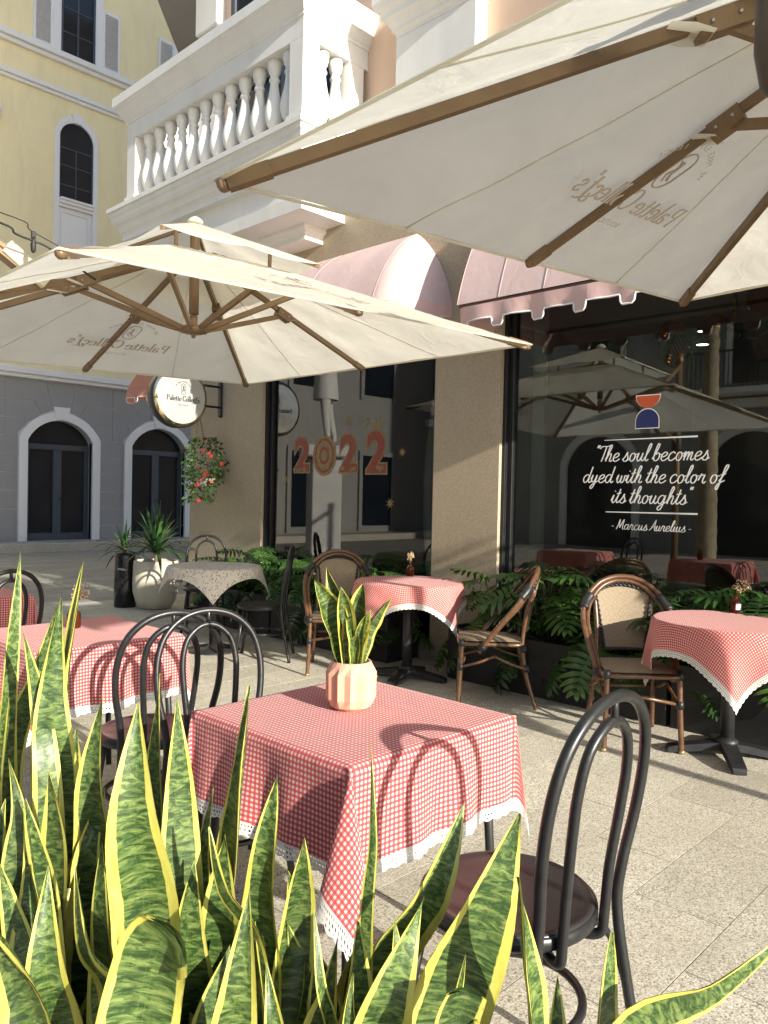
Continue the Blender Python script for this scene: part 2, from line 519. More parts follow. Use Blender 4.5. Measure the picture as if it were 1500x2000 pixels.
# upper pilasters
p = MB()
for k in range(6):
    z = 4.96+k*.62
    dd = .035 if k % 2 else .0
    p.bbox((XU-.09-dd, 7.86-dd, z), (XU+.1, 8.24+dd, z+.612), .012)
cpart('quoin_pilaster', p, M['white'])
p = MB().bbox((XU-.16, 4.02, 4.96), (XU-.002, 4.92, 5.5), .006)
cpart('window_bracket', p, M['white'])
cap = ring_mould([(-.16, 5.50), (.0, 5.50), (.0, 5.53), (.03, 5.55), (.03, 5.575), (.06, 5.62), (.10, 5.65), (.10, 5.70), (.14, 5.73), (.16, 5.78), (.16, 5.86), (-.16, 5.86)], XU-.16, XU-.002, 4.02, 4.92, True)
cpart('cornice_cap', cap, M['white'], recalc=True)
cpart('upper_window', MB().box((XU-.03, 4.1, 5.95), (XU-.004, 4.85, 7.6)), M['dglass'])
# dark grey soffit of the bay over the balcony
cpart('bay_soffit', MB().prism([(4.5, 8.32), (4.5, 7.6), (5.28, 8.4), (5.95, 9.0), (5.95, 9.83)], (0, 0, 7.4), (1, 0, 0), (0, 1, 0), (0, 0, .5)), M['greydark'], recalc=True)

# ================================================================ yellow building across the street
YB = 18.2
yb = thing('yellow_building', 'pale yellow building with grey ground floor, arched dark doors and white shutters', 'building', (8, YB, .19))
def ypart(name, mb, mat, parent=None, recalc=False):
    mb.v = [(p[0]-8, p[1]-YB, p[2]-.19) for p in mb.v]
    return obj(name, mb, mat, parent or yb, recalc=recalc)
def arch_poly(x0, x1, z0, zs, zc, n=14):
    """opening outline with segmental arch, from bottom left round to bottom right"""
    xm, hw, h = (x0+x1)/2, (x1-x0)/2, zc-zs
    R = (hw*hw+h*h)/(2*h); a = math.asin(hw/R)
    return [(x0, z0)]+[(xm+R*sin(-a+2*a*i/n), zc-R+R*cos(-a+2*a*i/n)) for i in range(n+1)]+[(x1, z0)]
def arch_band(inner, outer, y0, y1):
    mb = MB(); n = len(inner)
    v = []
    for (a, b) in ((inner, y0), (outer, y0), (inner, y1), (outer, y1)):
        v += [(q[0], b, q[1]) for q in a]
    f = []
    for i in range(n-1):
        f += [(i, i+1, n+i+1, n+i), (2*n+i, 3*n+i, 3*n+i+1, 2*n+i+1), (i, 2*n+i, 2*n+i+1, i+1), (n+i, n+i+1, 3*n+i+1, 3*n+i)]
    f += [(0, n, 3*n, 2*n), (n-1, 3*n-1, 4*n-1, 2*n-1)]
    return mb.add(v, f)
wlb = MB().box((3.6, YB+.62, .19), (24, YB+.9, 16)).box((3.6, YB, 3.88), (24, YB+.62, 16.0))
ypart('yellow_wall', wlb, M['yellow'])
back = MB()
doors = [(7.19, 8.72), (9.74, 11.27), (4.64, 6.17), (12.3, 13.8)]
ds = sorted(doors)
xs = [3.6]+[q for d in ds for q in d]+[24]
for i in range(0, len(xs), 2): back.box((xs[i], YB, .19), (xs[i+1], YB+.6, 3.88))
for x0, x1 in doors:
    ap = arch_poly(x0, x1, 2.2, 2.50, 2.985)
    pts = [(q[0], q[1]) for q in ap[1:-1]]
    back.prism(pts+[(x1, 3.88), (x0, 3.88)], (0, YB, 0), (1, 0, 0), (0, 0, 1), (0, .6, 0))
ypart('joint_wall', back, M['mortar'], recalc=True)
g_ = .007
def block(poly):
    """one grey rusticated block, proud of the pale joints"""
    cx = sum(q[0] for q in poly)/len(poly); cz = sum(q[1] for q in poly)/len(poly)
    pl = []
    for x, z in poly:
        dx, dz = x-cx, z-cz
        pl.append((x-math.copysign(min(g_, abs(dx)), dx), z-math.copysign(min(g_, abs(dz)), dz)))
    ypart('grey_block', MB().prism(pl, (0, YB-.016, 0), (1, 0, 0), (0, 0, 1), (0, .017, 0)), M['grey'], recalc=True)
zj = [.19, .52, .93, 1.34, 1.75, 2.16, 2.57]
mids = []
for i in range(len(ds)+1):
    a = 3.6 if i == 0 else ds[i-1][1]+.2
    b = 24 if i == len(ds) else ds[i][0]-.2
    for z0, z1 in zip(zj[:-1], zj[1:]): block([(a, z0), (b, z0), (b, z1), (a, z1)])
for i, (x0, x1) in enumerate(ds):
    xc = (x0+x1)/2
    block([(xc-.20, 3.2), (xc+.20, 3.2), (xc+.36, 3.87), (xc-.36, 3.87)])
    for s_, lim in ((-1, 3.6 if i == 0 else (ds[i-1][1]+x0)/2), (1, 24 if i == len(ds)-1 else (x1+ds[i+1][0])/2)):
        P = lambda d, z: (xc+s_*d, z)
        block([P(.20, 3.2), P(.44, 3.10), P(.60, 3.39), (lim, 3.39), (lim, 3.87), P(.36, 3.87)])
        block([P(.44, 3.10), P(.78, 2.86), P(.88, 2.98), (lim, 2.98), (lim, 3.39), P(.60, 3.39)])
        block([P(.965, 2.57), P(.965, 2.64), P(.78, 2.86), P(.88, 2.98), (lim, 2.98), (lim, 2.57)])
cor = MB().bbox((3.6, YB-.12, 3.88), (24, YB+.1, 3.96), .01).bbox((3.6, YB-.18, 3.961), (24, YB+.1, 4.10), .02)
ypart('storey_cornice', cor, M['white_trim'])
for x0, x1 in doors:
    inn = arch_poly(x0, x1, .19, 2.50, 2.985); out = arch_poly(x0-.19, x1+.19, .19, 2.56, 3.175)
    surround = ypart('door_surround', arch_band(inn, out, YB-.07, YB+.12), M['white_trim'], recalc=True)
    xc = (x0+x1)/2
    ypart('keystone', MB().prism([(-.14, -.02), (.14, -.02), (.19, .27), (-.19, .27)], (xc, YB-.10, 3.02), (1, 0, 0), (0, 0, 1), (0, .2, 0)), M['white_trim'], surround, recalc=True)
    dr = MB()
    dr.prism(inn, (0, YB+.20, 0), (1, 0, 0), (0, 0, 1), (0, .05, 0))
    door = ypart('arched_door', dr, M['dglass'], recalc=True)
    df = MB()
    for a, b, z0, z1 in ((x0, x0+.11, .19, 2.45), (x1-.11, x1, .19, 2.45), (xc-.10, xc+.10, .19, 2.30), (x0+.11, xc-.10, .19, .36), (xc+.10, x1-.11, .19, .36), (x0+.11, x1-.11, 2.30, 2.43)):
        df.bbox((a, YB+.14, z0), (b, YB+.199, z1), .006)
    ypart('door_frame', df, M['bluedoor'], door)
    ypart('door_handle', MB().tube([(xc+.05, YB+.14, 1.15), (xc+.05, YB+.09, 1.15), (xc+.16, YB+.09, 1.15)], .012, 8), M['frame'], door)
for z0, z1, dp in ((10.42, 10.50, .06), (10.50, 10.60, .11), (11.2, 11.30, .08), (11.30, 11.43, .15)):
    ypart('string_course', MB().bbox((3.6, YB-dp, z0), (24, YB+.1, z1), .012), M['white_trim'])
# tall arched stair window with panel below
for xo in (0,):
    x0, x1 = 7.83+xo, 8.64+xo
    inn = arch_poly(x0, x1, 8.14, 9.55, 9.93); out = arch_poly(x0-.11, x1+.11, 4.3, 9.58, 10.08)
    inn2 = [(q[0], q[1]) for q in inn]; inn2[0] = (x0, 4.3); inn2[-1] = (x1, 4.3)
    sf = ypart('arched_window', arch_band(inn2, out, YB-.06, YB+.05), M['white_trim'], recalc=True)
    ypart('keystone', MB().prism([(-.09, 0), (.09, 0), (.13, .2), (-.13, .2)], ((x0+x1)/2, YB-.10, 9.92), (1, 0, 0), (0, 0, 1), (0, .16, 0)), M['white_trim'], sf, recalc=True)
    ypart('pane', MB().prism(arch_poly(x0, x1, 8.14, 9.55, 9.93), (0, YB-.012, 0), (1, 0, 0), (0, 0, 1), (0, .01, 0)), M['dglass'], sf, recalc=True)
    mb = MB().box(((x0+x1)/2-.012, YB-.025, 8.15), ((x0+x1)/2+.012, YB-.013, 9.3))
    for z in (8.45, 8.9, 9.3): mb.box((x0, YB-.022, z), (x1, YB-.0125, z+.022))
    mb.box((x0, YB-.03, 8.14), (x0+.03, YB-.0125, 9.6)); mb.box((x1-.03, YB-.03, 8.14), (x1, YB-.0125, 9.6))
    ypart('glazing_bar', mb, M['bluedoor'], sf)
    ypart('sill', MB().bbox((x0-.0, YB-.13, 8.0), (x1+.0, YB-.001, 8.07), .01).bbox((x0+.0, YB-.16, 8.071), (x1, YB-.001, 8.13), .01).bbox((x0, YB-.09, 7.93), (x1, YB-.001, 7.999), .01), M['white_trim'], sf)
    pn = MB().bbox((x0, YB-.012, 4.3), (x1, YB-.002, 7.93), .004)
    pn.bbox((x0+.06, YB-.035, 4.3), (x0+.10, YB-.0125, 7.85), .004).bbox((x1-.10, YB-.035, 4.3), (x1-.06, YB-.0125, 7.85), .004).bbox((x0+.101, YB-.034, 7.81), (x1-.101, YB-.0125, 7.85), .004)
    ypart('panel', pn, M['white_trim'], sf)
# shuttered windows
for xc in (8.24, 11.35, 5.13):
    x0, x1 = xc-.41, xc+.41
    wn = ypart('window_surround', MB().bbox((x0-.19, YB-.07, 11.43), (x0, YB, 13.6), .01).bbox((x1, YB-.07, 11.43), (x1+.19, YB, 13.6), .01).bbox((x0-.22, YB-.08, 12.98 if xc > 11 else 13.6), (x1+.22, YB, 13.32 if xc > 11 else 13.85), .01).bbox((x0-.3, YB-.16, 13.33 if xc > 11 else 13.86), (x1+.3, YB, 13.46 if xc > 11 else 14.0), .02), M['white_trim'])
    ypart('pane', MB().box((x0, YB-.012, 11.43), (x1, YB-.004, 13.6)), M['dglass'], wn)
    gb = MB().box((xc-.02, YB-.03, 11.44), (xc+.02, YB-.013, 13.6))
    for z in (11.95, 12.5, 13.05): gb.box((x0, YB-.028, z), (x1, YB-.0125, z+.025))
    gb.box((x0, YB-.05, 11.44), (x0+.05, YB-.0125, 13.6)); gb.box((x1-.05, YB-.05, 11.44), (x1, YB-.0125, 13.6))
    ypart('glazing_bar', gb, M['bluedoor'], wn)
    for sx in (-1, 1):
        a, b = sorted((xc+sx*.60, xc+sx*1.03))
        st = MB()
        for q0, q1, z0, z1 in ((a, a+.05, 11.44, 12.85), (b-.05, b, 11.44, 12.85), (a+.05, b-.05, 11.44, 11.52), (a+.05, b-.05, 12.78, 12.85)):
            st.bbox((q0, YB-.06, z0), (q1, YB-.001, z1), .004)
        z = 11.53
        sh = ypart('shutter', st, M['white_trim'], wn)
        slat = MB().add([(a+.05, YB-.012, .0), (b-.05, YB-.012, .0), (b-.05, YB-.055, -.028), (a+.05, YB-.055, -.028), (a+.05, YB-.012, .012), (b-.05, YB-.012, .012), (b-.05, YB-.055, -.016), (a+.05, YB-.055, -.016)], [(0, 3, 2, 1), (4, 5, 6, 7), (0, 1, 5, 4), (1, 2, 6, 5), (2, 3, 7, 6), (3, 0, 4, 7)])
        slat.v = [(p[0]-8, p[1]-YB, p[2]-.19) for p in slat.v]
        sm = slat.mesh('slat'); sm.materials.append(M['white_trim'])
        ypart('shutter_back', MB().box((a+.05, YB-.008, 11.52), (b-.05, YB-.002, 12.78)), plain('shutter_shadow_board', (.66, .68, .70), .8), sh)
        while z < 12.76:
            o = bpy.data.objects.new('slat', sm); COL.objects.link(o); o.parent = sh; o.location = (0, 0, z+.03); z += .052
ypart('wall_lamp', MB().lathe([(.0, -.15), (.12, -.12), (.16, -.02), (.16, .1), (.1, .16), (0, .17)], (6.35, YB-.14, 9.55), 16), M['white_trim'])
ypart('roof', MB().box((3.6, YB-.4, 16.0), (24, YB+6, 16.3)), M['greydark'])

# ================================================================ building across the plaza (seen only mirrored in the shop glass)
XO = -11.0
ob = thing('plaza_building', 'pale building with arches and iron balconies mirrored in the shop glass', 'building', (XO, 14, 0))
def opart(name, mb, mat, parent=None, recalc=False):
    mb.v = [(p[0]-XO, p[1]-14, p[2]) for p in mb.v]
    return obj(name, mb, mat, parent or ob, recalc=recalc)
M['opp'] = wall_mat('pale_grey_plaster', (.30, .30, .285), grain=.03)
opart('wall', MB().box((XO-3, -4, 0), (XO, 40, 13)).box((XO, 18.4, 0), (3.55, 20, 13)), M['opp'])
for xw_ in (-8.2, -5.2, -2.2, .8):
    for zw_ in (.4, 4.7, 8.2):
        w_ = opart('window', MB().box((xw_-.7, 18.38, zw_), (xw_+.7, 18.396, zw_+2.3)), M['dglass'])
        opart('window_frame', MB().box((xw_-.85, 18.32, zw_-.15), (xw_-.7, 18.399, zw_+2.45)).box((xw_+.7, 18.32, zw_-.15), (xw_+.85, 18.399, zw_+2.45)).box((xw_-.7, 18.32, zw_+2.3), (xw_+.7, 18.399, zw_+2.45)), M['opp'], w_)
opart('storey_cornice', MB().bbox((XO, -4, 3.9), (XO+.35, 40, 4.15), .03), M['white'])
for i in range(9):
    y = -1.5+4.4*i
    ap = arch_poly(y-1.1, y+1.1, 0.01, 2.4, 3.3)
    fr_ = opart('archway', MB().prism(ap, (XO+.004, 0, 0), (0, 1, 0), (0, 0, 1), (.01, 0, 0)), M['dglass'], recalc=True)
    ab = arch_band(ap, arch_poly(y-1.3, y+1.3, .01, 2.5, 3.55), 0, .12)
    ab.v = [(XO+.01+p[1], p[0], p[2]) for p in ab.v]
    opart('arch_trim', ab, M['white'], fr_, recalc=True)
    wf = opart('window', MB().box((XO+.004, y-.6, 4.6), (XO+.02, y+.6, 6.9)), M['dglass'])
    opart('window_frame', MB().box((XO+.003, y-.75, 4.6), (XO+.1, y-.6, 7.05)).box((XO+.003, y+.6, 4.6), (XO+.1, y+.75, 7.05)).box((XO+.003, y-.6, 6.9), (XO+.1, y+.6, 7.05)), M['white'], wf)
    if i % 2 == 0:
        bs = opart('iron_balcony', MB().bbox((XO, y-1.5, 4.2), (XO+1.0, y+1.5, 4.36), .02), M['white'])
        rb = MB().bar((XO+.95, y-1.45, 5.3), (XO+.95, y+1.45, 5.3), .05, .05)
        for k in range(25): rb.bar((XO+.95, y-1.44+.12*k, 4.36), (XO+.95, y-1.44+.12*k, 5.3), .02, .02, (1, 0, 0))
        opart('railing', rb, M['frame'], bs)
# ================================================================ lettering (own stroke alphabet)
SCRIPT = {
 'a': (.56, [[(.42,.42),(.25,.5),(.08,.36),(.06,.14),(.18,0),(.32,.1),(.42,.42)], [(.44,.5),(.40,.15),(.48,0),(.60,.1)]]),
 'b': (.50, [[(.02,.1),(.2,.55),(.3,.92),(.22,1.0),(.15,.8),(.1,.3),(.14,.05),(.28,0),(.42,.15),(.40,.4),(.28,.46),(.20,.36)], [(.40,.38),(.55,.36)]]),
 'c': (.45, [[(.40,.40),(.30,.5),(.12,.4),(.06,.18),(.16,.0),(.32,.03),(.48,.16)]]),
 'd': (.56, [[(.42,.42),(.25,.5),(.08,.36),(.06,.14),(.18,0),(.32,.1),(.42,.42)], [(.52,1.0),(.46,.6),(.41,.15),(.48,0),(.6,.1)]]),
 'e': (.45, [[(.06,.2),(.30,.28),(.38,.42),(.28,.5),(.12,.4),(.06,.18),(.16,.0),(.32,.03),(.48,.16)]]),
 'f': (.36, [[(.05,.1),(.22,.45),(.38,.9),(.34,1.02),(.24,.9),(.16,.3),(.08,-.25),(.02,-.36),(-.04,-.25),(.08,-.02),(.36,.16)], [(.06,.46),(.36,.52)]]),
 'g': (.56, [[(.42,.42),(.25,.5),(.08,.36),(.06,.14),(.18,0),(.32,.1),(.42,.42)], [(.44,.5),(.40,.0),(.30,-.32),(.16,-.36),(.12,-.22),(.30,-.05),(.60,.12)]]),
 'h': (.50, [[(.02,.1),(.2,.55),(.3,.92),(.22,1.0),(.14,.7),(.08,.0)], [(.09,.15),(.22,.44),(.34,.46),(.36,.3),(.32,.08),(.4,0),(.52,.1)]]),
 'i': (.26, [[(.0,.12),(.12,.48),(.08,.12),(.15,0),(.27,.1)], [(.15,.68),(.17,.73)]]),
 'l': (.27, [[(.0,.12),(.2,.6),(.28,.95),(.2,1.0),(.12,.7),(.08,.15),(.15,0),(.28,.1)]]),
 'm': (.62, [[(.0,.2),(.06,.46),(.10,.44),(.06,.0)], [(.07,.15),(.2,.44),(.28,.44),(.26,.0)], [(.27,.15),(.4,.45),(.48,.42),(.45,.1),(.52,0),(.64,.1)]]),
 'o': (.48, [[(.28,.48),(.12,.42),(.06,.18),(.16,0),(.32,.06),(.38,.3),(.28,.48),(.36,.40),(.52,.42)]]),
 'r': (.43, [[(.0,.15),(.1,.4),(.14,.52),(.18,.44),(.32,.46),(.28,.25),(.28,.06),(.36,0),(.46,.1)]]),
 's': (.41, [[(.0,.08),(.16,.3),(.24,.54),(.26,.4),(.34,.2),(.28,.02),(.14,0),(.06,.08)], [(.30,.04),(.46,.14)]]),
 't': (.29, [[(.02,.12),(.16,.5),(.22,.85),(.14,.4),(.10,.12),(.17,0),(.30,.1)], [(.02,.56),(.32,.61)]]),
 'u': (.50, [[(.0,.2),(.1,.48),(.06,.15),(.13,0),(.26,.1),(.36,.48),(.32,.15),(.4,0),(.52,.1)]]),
 'w': (.62, [[(.0,.2),(.1,.48),(.06,.15),(.14,0),(.26,.12),(.32,.44),(.30,.12),(.38,0),(.5,.14),(.52,.42),(.66,.40)]]),
 'y': (.50, [[(.0,.2),(.1,.48),(.06,.2),(.14,.04),(.28,.14),(.38,.48),(.30,-.1),(.16,-.36),(.06,-.28),(.2,-.08),(.52,.12)]]),
 'M': (.76, [[(.0,.0),(.14,.5),(.2,.95),(.26,.5),(.32,.15),(.46,.6),(.62,.95),(.6,.5),(.62,.1),(.7,0),(.78,.08)]]),
 'A': (.60, [[(.0,.02),(.2,.3),(.42,.92),(.46,.95),(.46,.4),(.52,.02),(.62,.08)], [(.12,.34),(.56,.38)]]),
 'T': (.46, [[(.0,.78),(.1,.92),(.45,.93),(.72,1.0)], [(.40,.93),(.32,.4),(.24,.0)]]),
 '-': (.36, [[(.04,.28),(.26,.28)]]),
 '<': (.26, [[(.10,1.02),(.06,.84)], [(.20,1.02),(.16,.84)]]), '>': (.26, [[(.10,1.02),(.06,.84)], [(.20,1.02),(.16,.84)]]),
 ' ': (.22, [])}
SERIF = {
 'P': (.56, [[(.12,0),(.12,.45),(.12,.9)], [(.12,.88),(.4,.86),(.48,.66),(.38,.47),(.12,.46)], [(.0,.01),(.24,.01)], [(.0,.89),(.14,.89)]]),
 'a': (.48, [[(.08,.42),(.2,.5),(.34,.42),(.34,.1),(.42,0),(.48,.05)], [(.34,.3),(.14,.24),(.06,.1),(.16,0),(.34,.1)]]),
 'l': (.26, [[(.12,0),(.12,.5),(.12,.95)], [(.01,.01),(.23,.01)], [(.02,.93),(.12,.95)]]),
 'e': (.45, [[(.06,.27),(.40,.29),(.36,.44),(.24,.5),(.1,.42),(.05,.24),(.12,.06),(.26,0),(.40,.1)]]),
 't': (.33, [[(.14,.74),(.14,.4),(.14,.1),(.22,0),(.32,.06)], [(.02,.48),(.30,.48)]]),
 'C': (.62, [[(.56,.68),(.44,.88),(.28,.9),(.1,.74),(.05,.45),(.12,.16),(.3,0),(.48,.06),(.58,.24)], [(.56,.9),(.56,.68)]]),
 'o': (.48, [[(.24,.5),(.1,.42),(.05,.25),(.1,.08),(.24,0),(.38,.08),(.43,.25),(.38,.42),(.24,.5)]]),
 'c': (.43, [[(.38,.38),(.24,.5),(.1,.42),(.05,.24),(.12,.06),(.26,0),(.40,.1)]]),
 'T': (.33, [[(.18,.80),(.16,.3),(.10,-.1),(-.04,-.26),(-.2,-.22),(-.18,-.08),(.0,-.06),(.3,-.22),(.46,-.2)], [(.02,.48),(.34,.52)]]),
 "'": (.15, [[(.10,1.0),(.06,.78)]]),
 's': (.38, [[(.32,.38),(.2,.5),(.08,.42),(.1,.3),(.28,.22),(.34,.1),(.2,0),(.06,.1)]]),
 ' ': (.26, [])}
def text_width(t, font): return sum(font[c][0] for c in t)
def write(mb, t, font, size, o, ex, ey, nrm, wd=.075, thin=.5, shear=0.0, align='c', pen=0.9):
    """strokes of the alphabet as flat ribbons; each stroke sits a hair above the last"""
    o, ex, ey, nrm = Vector(o), Vector(ex), Vector(ey), Vector(nrm)
    x = -text_width(t, font)/2 if align == 'c' else 0
    lay = 0
    for ch in t:
        adv, strokes = font[ch]
        for st in strokes:
            pts = crom([(p[0]+shear*p[1], p[1], 0) for p in st], 5)
            v = []
            lay += 1
            for i, p in enumerate(pts):
                d = (pts[min(i+1, len(pts)-1)]-pts[max(i-1, 0)])
                d = d.normalized() if d.length > 1e-9 else Vector((1, 0, 0))
                n2 = Vector((-d.y, d.x, 0))
                k = wd*(thin+(1-thin)*abs(d.x*cos(pen)*0-d.y))*.5
                for s_ in (-1, 1):
                    q = p+n2*k*s_
                    v.append(o+ex*(q.x+x)*size+ey*q.y*size+nrm*(lay*.00006+i*.000008))
            mb.add(v, [(2*i, 2*i+2, 2*i+3, 2*i+1) for i in range(len(pts)-1)])
        x += adv
    return mb
def font_mesh(t, size, extrude=0.0, offset=0.0, space=1.0):
    """plain built-in capitals as a mesh in the XY plane, centred"""
    cu = bpy.data.curves.new('lettering', 'FONT')
    cu.body = t; cu.size = size; cu.extrude = extrude; cu.offset = offset; cu.align_x = 'CENTER'; cu.align_y = 'CENTER'; cu.space_character = space
    ob_ = bpy.data.objects.new('lettering', cu); COL.objects.link(ob_)
    dg = bpy.context.evaluated_depsgraph_get()
    me = bpy.data.meshes.new_from_object(ob_.evaluated_get(dg))
    bpy.data.objects.remove(ob_); bpy.data.curves.remove(cu)
    return me

# ================================================================ writing on the glass
M['vinyl_white'] = plain('white_vinyl', (.82, .82, .80), .6, 0, .04, 4)
M['vinyl_blue'] = plain('navy_vinyl', (.012, .022, .11), .5, 0, .08, 4)
M['vinyl_orange'] = plain('rust_orange_vinyl', (.50, .085, .03), .5, 0, .08, 4)
M['sticker_red'] = plain('red_sticker', (.20, .028, .014), .5, 0, .25, 25)
M['sticker_gold'] = plain('gold_sticker', (.20, .135, .04), .45, 0, .3, 30)
XG = XF+.1065
quote = thing('window_quote', 'white handwritten quotation lettering on the large shop window', 'lettering', (XG, 2.48, 1.1))
def gpart(name, mb, mat, root):
    L = root.location
    if isinstance(mb, MB): mb.v = [(p[0]-L.x, p[1]-L.y, p[2]-L.z) for p in mb.v]
    return obj(name, mb, mat, root)
EX, EZ, NX = (0, -1, 0), (0, 0, 1), (-1, 0, 0)
for t, yc, z, sz in (('<The soul becomes', 2.49, 1.685, .118), ('dyed with the color of', 2.483, 1.53, .118), ('its thoughts>', 2.475, 1.385, .118), ('- Marcus Aurelius -', 2.465, 1.195, .075)):
    gpart('text_line', write(MB(), t, SCRIPT, sz, (XG, yc, z), EX, EZ, NX, wd=.080, thin=.62, shear=.22), M['vinyl_white'], quote)
gpart('rule', MB().add([(XG, 2.829, 1.838), (XG, 2.145, 1.839), (XG, 2.145, 1.851), (XG, 2.829, 1.842)], [(0, 1, 2, 3)]), M['vinyl_white'], quote)
gpart('rule', MB().add([(XG, 2.805, 1.314), (XG, 2.13, 1.316), (XG, 2.13, 1.328), (XG, 2.805, 1.320)], [(0, 1, 2, 3)]), M['vinyl_white'], quote)
emblem = thing('window_emblem', 'orange bowl over navy arch emblem above the quotation', 'emblem', (XG, 2.5, 1.92))
def disc_poly(yc, zc, r, a0, a1, n=20, dx=0):
    return [(XG-dx, yc+r*cos(a0+(a1-a0)*i/n), zc+r*sin(a0+(a1-a0)*i/n)) for i in range(n+1)]
for g_r, mt, dx in ((.006, 'vinyl_white', 0), (0, None, .0006)):
    p = disc_poly(2.502, 2.144+g_r, .087+g_r, pi, 2*pi, dx=dx)
    gpart('bowl', MB().add(p, [tuple(range(len(p)))]), M[mt or 'vinyl_orange'], emblem)
    p = [(XG-dx, 2.505+.084+g_r, 1.925-g_r)]+[(q[0], q[1], q[2]) for q in reversed(disc_poly(2.505, 1.965, .084+g_r, 0, pi, dx=dx))][::-1][0:0]
    arc = disc_poly(2.505, 1.965, .084+g_r, 0, pi, dx=dx)
    p = [(XG-dx, 2.505+.084+g_r, 1.918-g_r)]+arc+[(XG-dx, 2.505-.084-g_r, 1.918-g_r)]
    gpart('arch', MB().add(p, [tuple(range(len(p)))]), M[mt or 'vinyl_blue'], emblem)
ny = thing('new_year_sticker', 'red and gold 2022 sticker on the shop window beside the pier', 'sticker', (XG, 5.7, 1.6))
def turn(me, y, z, s=1.0, dx=0.0, shear=0):
    for v in me.vertices:
        x_, y_ = v.co.x, v.co.y
        v.co = (XG-dx-ny.location.x+v.co.z, y-x_*s-ny.location.y, z+y_*s-ny.location.z)
    return me
for ch, y, sz in (('2', 6.25, .46), ('2', 5.55, .48), ('2', 5.17, .52)):
    obj('digit_outline', turn(font_mesh(ch, sz, 0, .034), y, 1.785), M['sticker_gold'], ny)
    obj('digit', turn(font_mesh(ch, sz, 0, .018), y, 1.785, dx=.0008), M['sticker_red'], ny)
    for q in range(5):
        a = random.uniform(0, 6.28); cy, cz = y+random.uniform(-.10, .12), 1.64+random.uniform(0, .03)
        p = [(XG-.0014-.0001*q, cy+.030*cos(t*2*pi/8+a)*(1 if t % 2 else .6), cz+.026*sin(t*2*pi/8+a)*(1 if t % 2 else .6)) for t in range(8)]
        gpart('cloud', MB().add(p, [tuple(range(8))]), M['sticker_gold'], ny)
def ell(y, z, a, b, dx, n=28, wob=0):
    return [(XG-dx, y+a*(1+wob*cos(9*t*2*pi/n))*cos(2*pi*t/n), z+b*(1+wob*cos(9*t*2*pi/n))*sin(2*pi*t/n)) for t in range(n)]
for k, (a, b, mt, wob) in enumerate(((.175, .205, 'sticker_gold', .03), (.145, .175, 'sticker_red', .0), (.118, .15, 'sticker_gold', .05), (.075, .09, 'sticker_red', 0), (.05, .058, 'sticker_gold', .08))):
    p = ell(5.905, 1.79, a, b, .0004+.0004*k, wob=wob)
    gpart('zero_ring', MB().add(p, [tuple(range(len(p)))]), M[mt], ny)
for y, z, r in ((4.98, 1.33, .06), (5.56, 2.12, .055), (4.84, 1.80, .05), (5.16, 2.06, .085), (5.30, 2.10, .045), (6.5, 1.55, .05)):
    p = [(XG-.0003, y+r*(1 if t % 2 else .35)*cos(2*pi*t/16), z+r*(1 if t % 2 else .35)*sin(2*pi*t/16)) for t in range(16)]
    gpart('gold_star', MB().add(p, [tuple(range(16))]), M['sticker_gold'], ny)

# ================================================================ things inside the shop
ch = thing('chandelier', 'brass branched chandelier with amber glass globes behind the shop window', 'chandelier', (5.95, 2.18, 2.48))
M['brass'] = plain('aged_brass', (.22, .14, .035), .3, .9, .2, 12)
def amber():
    t = NT('amber_glass')
    t.col((.36, .13, .02)).rough(.05); t.b.inputs['Transmission Weight'].default_value = .7; t.b.inputs['IOR'].default_value = 1.2
    return t.m
M['amber'] = amber()
obj('stem', MB().tube([(0, 0, .2), (0, 0, .77)], .014, 8).lathe([(.02, .1), (.07, .14), (.07, .18), (.02, .22)], n=12).lathe([(.05, .74), (.06, .75), (.06, .77)], n=12), M['brass'], ch)
for k, (dx, dy, dz) in enumerate(((.05, .50, .18), (-.1, -.22, .33), (-.1, .40, .0), (.15, -.20, .02), (.3, .25, .25))):
    a = obj('arm', MB().tube([(0, 0, .15), (dx*.8, dy*.8, .12+dz*.3), (dx, dy, dz)], .008, 6), M['brass'], ch)
    obj('globe', MB().lathe([(.001, -.11), (.06, -.095), (.1, -.05), (.11, 0), (.1, .05), (.06, .095), (.001, .11)], (dx, dy, dz+.05), 18), M['amber'], a)
def lampmat():
    t = NT('lit_downlight'); e = t.n('Emission'); e.inputs[0].default_value = (1, .93, .8, 1); e.inputs[1].default_value = 7
    t.l(e.outputs[0], t.o.inputs[0]); return t.m
M['lit'] = lampmat()
for x, y, lab in ((7.6, 3.05, 'small lit downlight in the shop ceiling, nearest the glass'), (8.3, 3.35, 'small lit downlight in the shop ceiling, second row'), (9.0, 3.65, 'small lit downlight in the shop ceiling, third row')):
    d = thing('ceiling_downlight', lab, 'downlight', (x, y, 3.25), 0, 'downlights inside the shop')
    obj('housing', MB().lathe([(.07, -.045), (.075, -.045), (.075, 0), (.05, 0)], n=16, cap=False), M['brass'], d)
    obj('lens', MB().lathe([(.068, -.04), (.001, -.041)], n=16, cap=False), M['lit'], d)
for (x, y, s_, lab) in ((6.9, .8, .7, 'dark wooden dining table inside the shop by the quotation'), (8.4, 2.4, .7, 'dark wooden dining table deep inside the shop')):
    it = thing('dining_table', lab, 'table', (x, y, .06), 0, 'tables inside the shop')
    obj('table_top', MB().bbox((-.4, -.4, .70), (.4, .4, .74)), plain('dark_wood_top', (.10, .035, .02), .4, 0, .2, 6), it)
    obj('pedestal', MB().tube([(0, 0, 0), (0, 0, .70)], .035, 10).lathe([(.25, 0), (.25, .02), (.04, .04)], n=18), M['frame'], it)

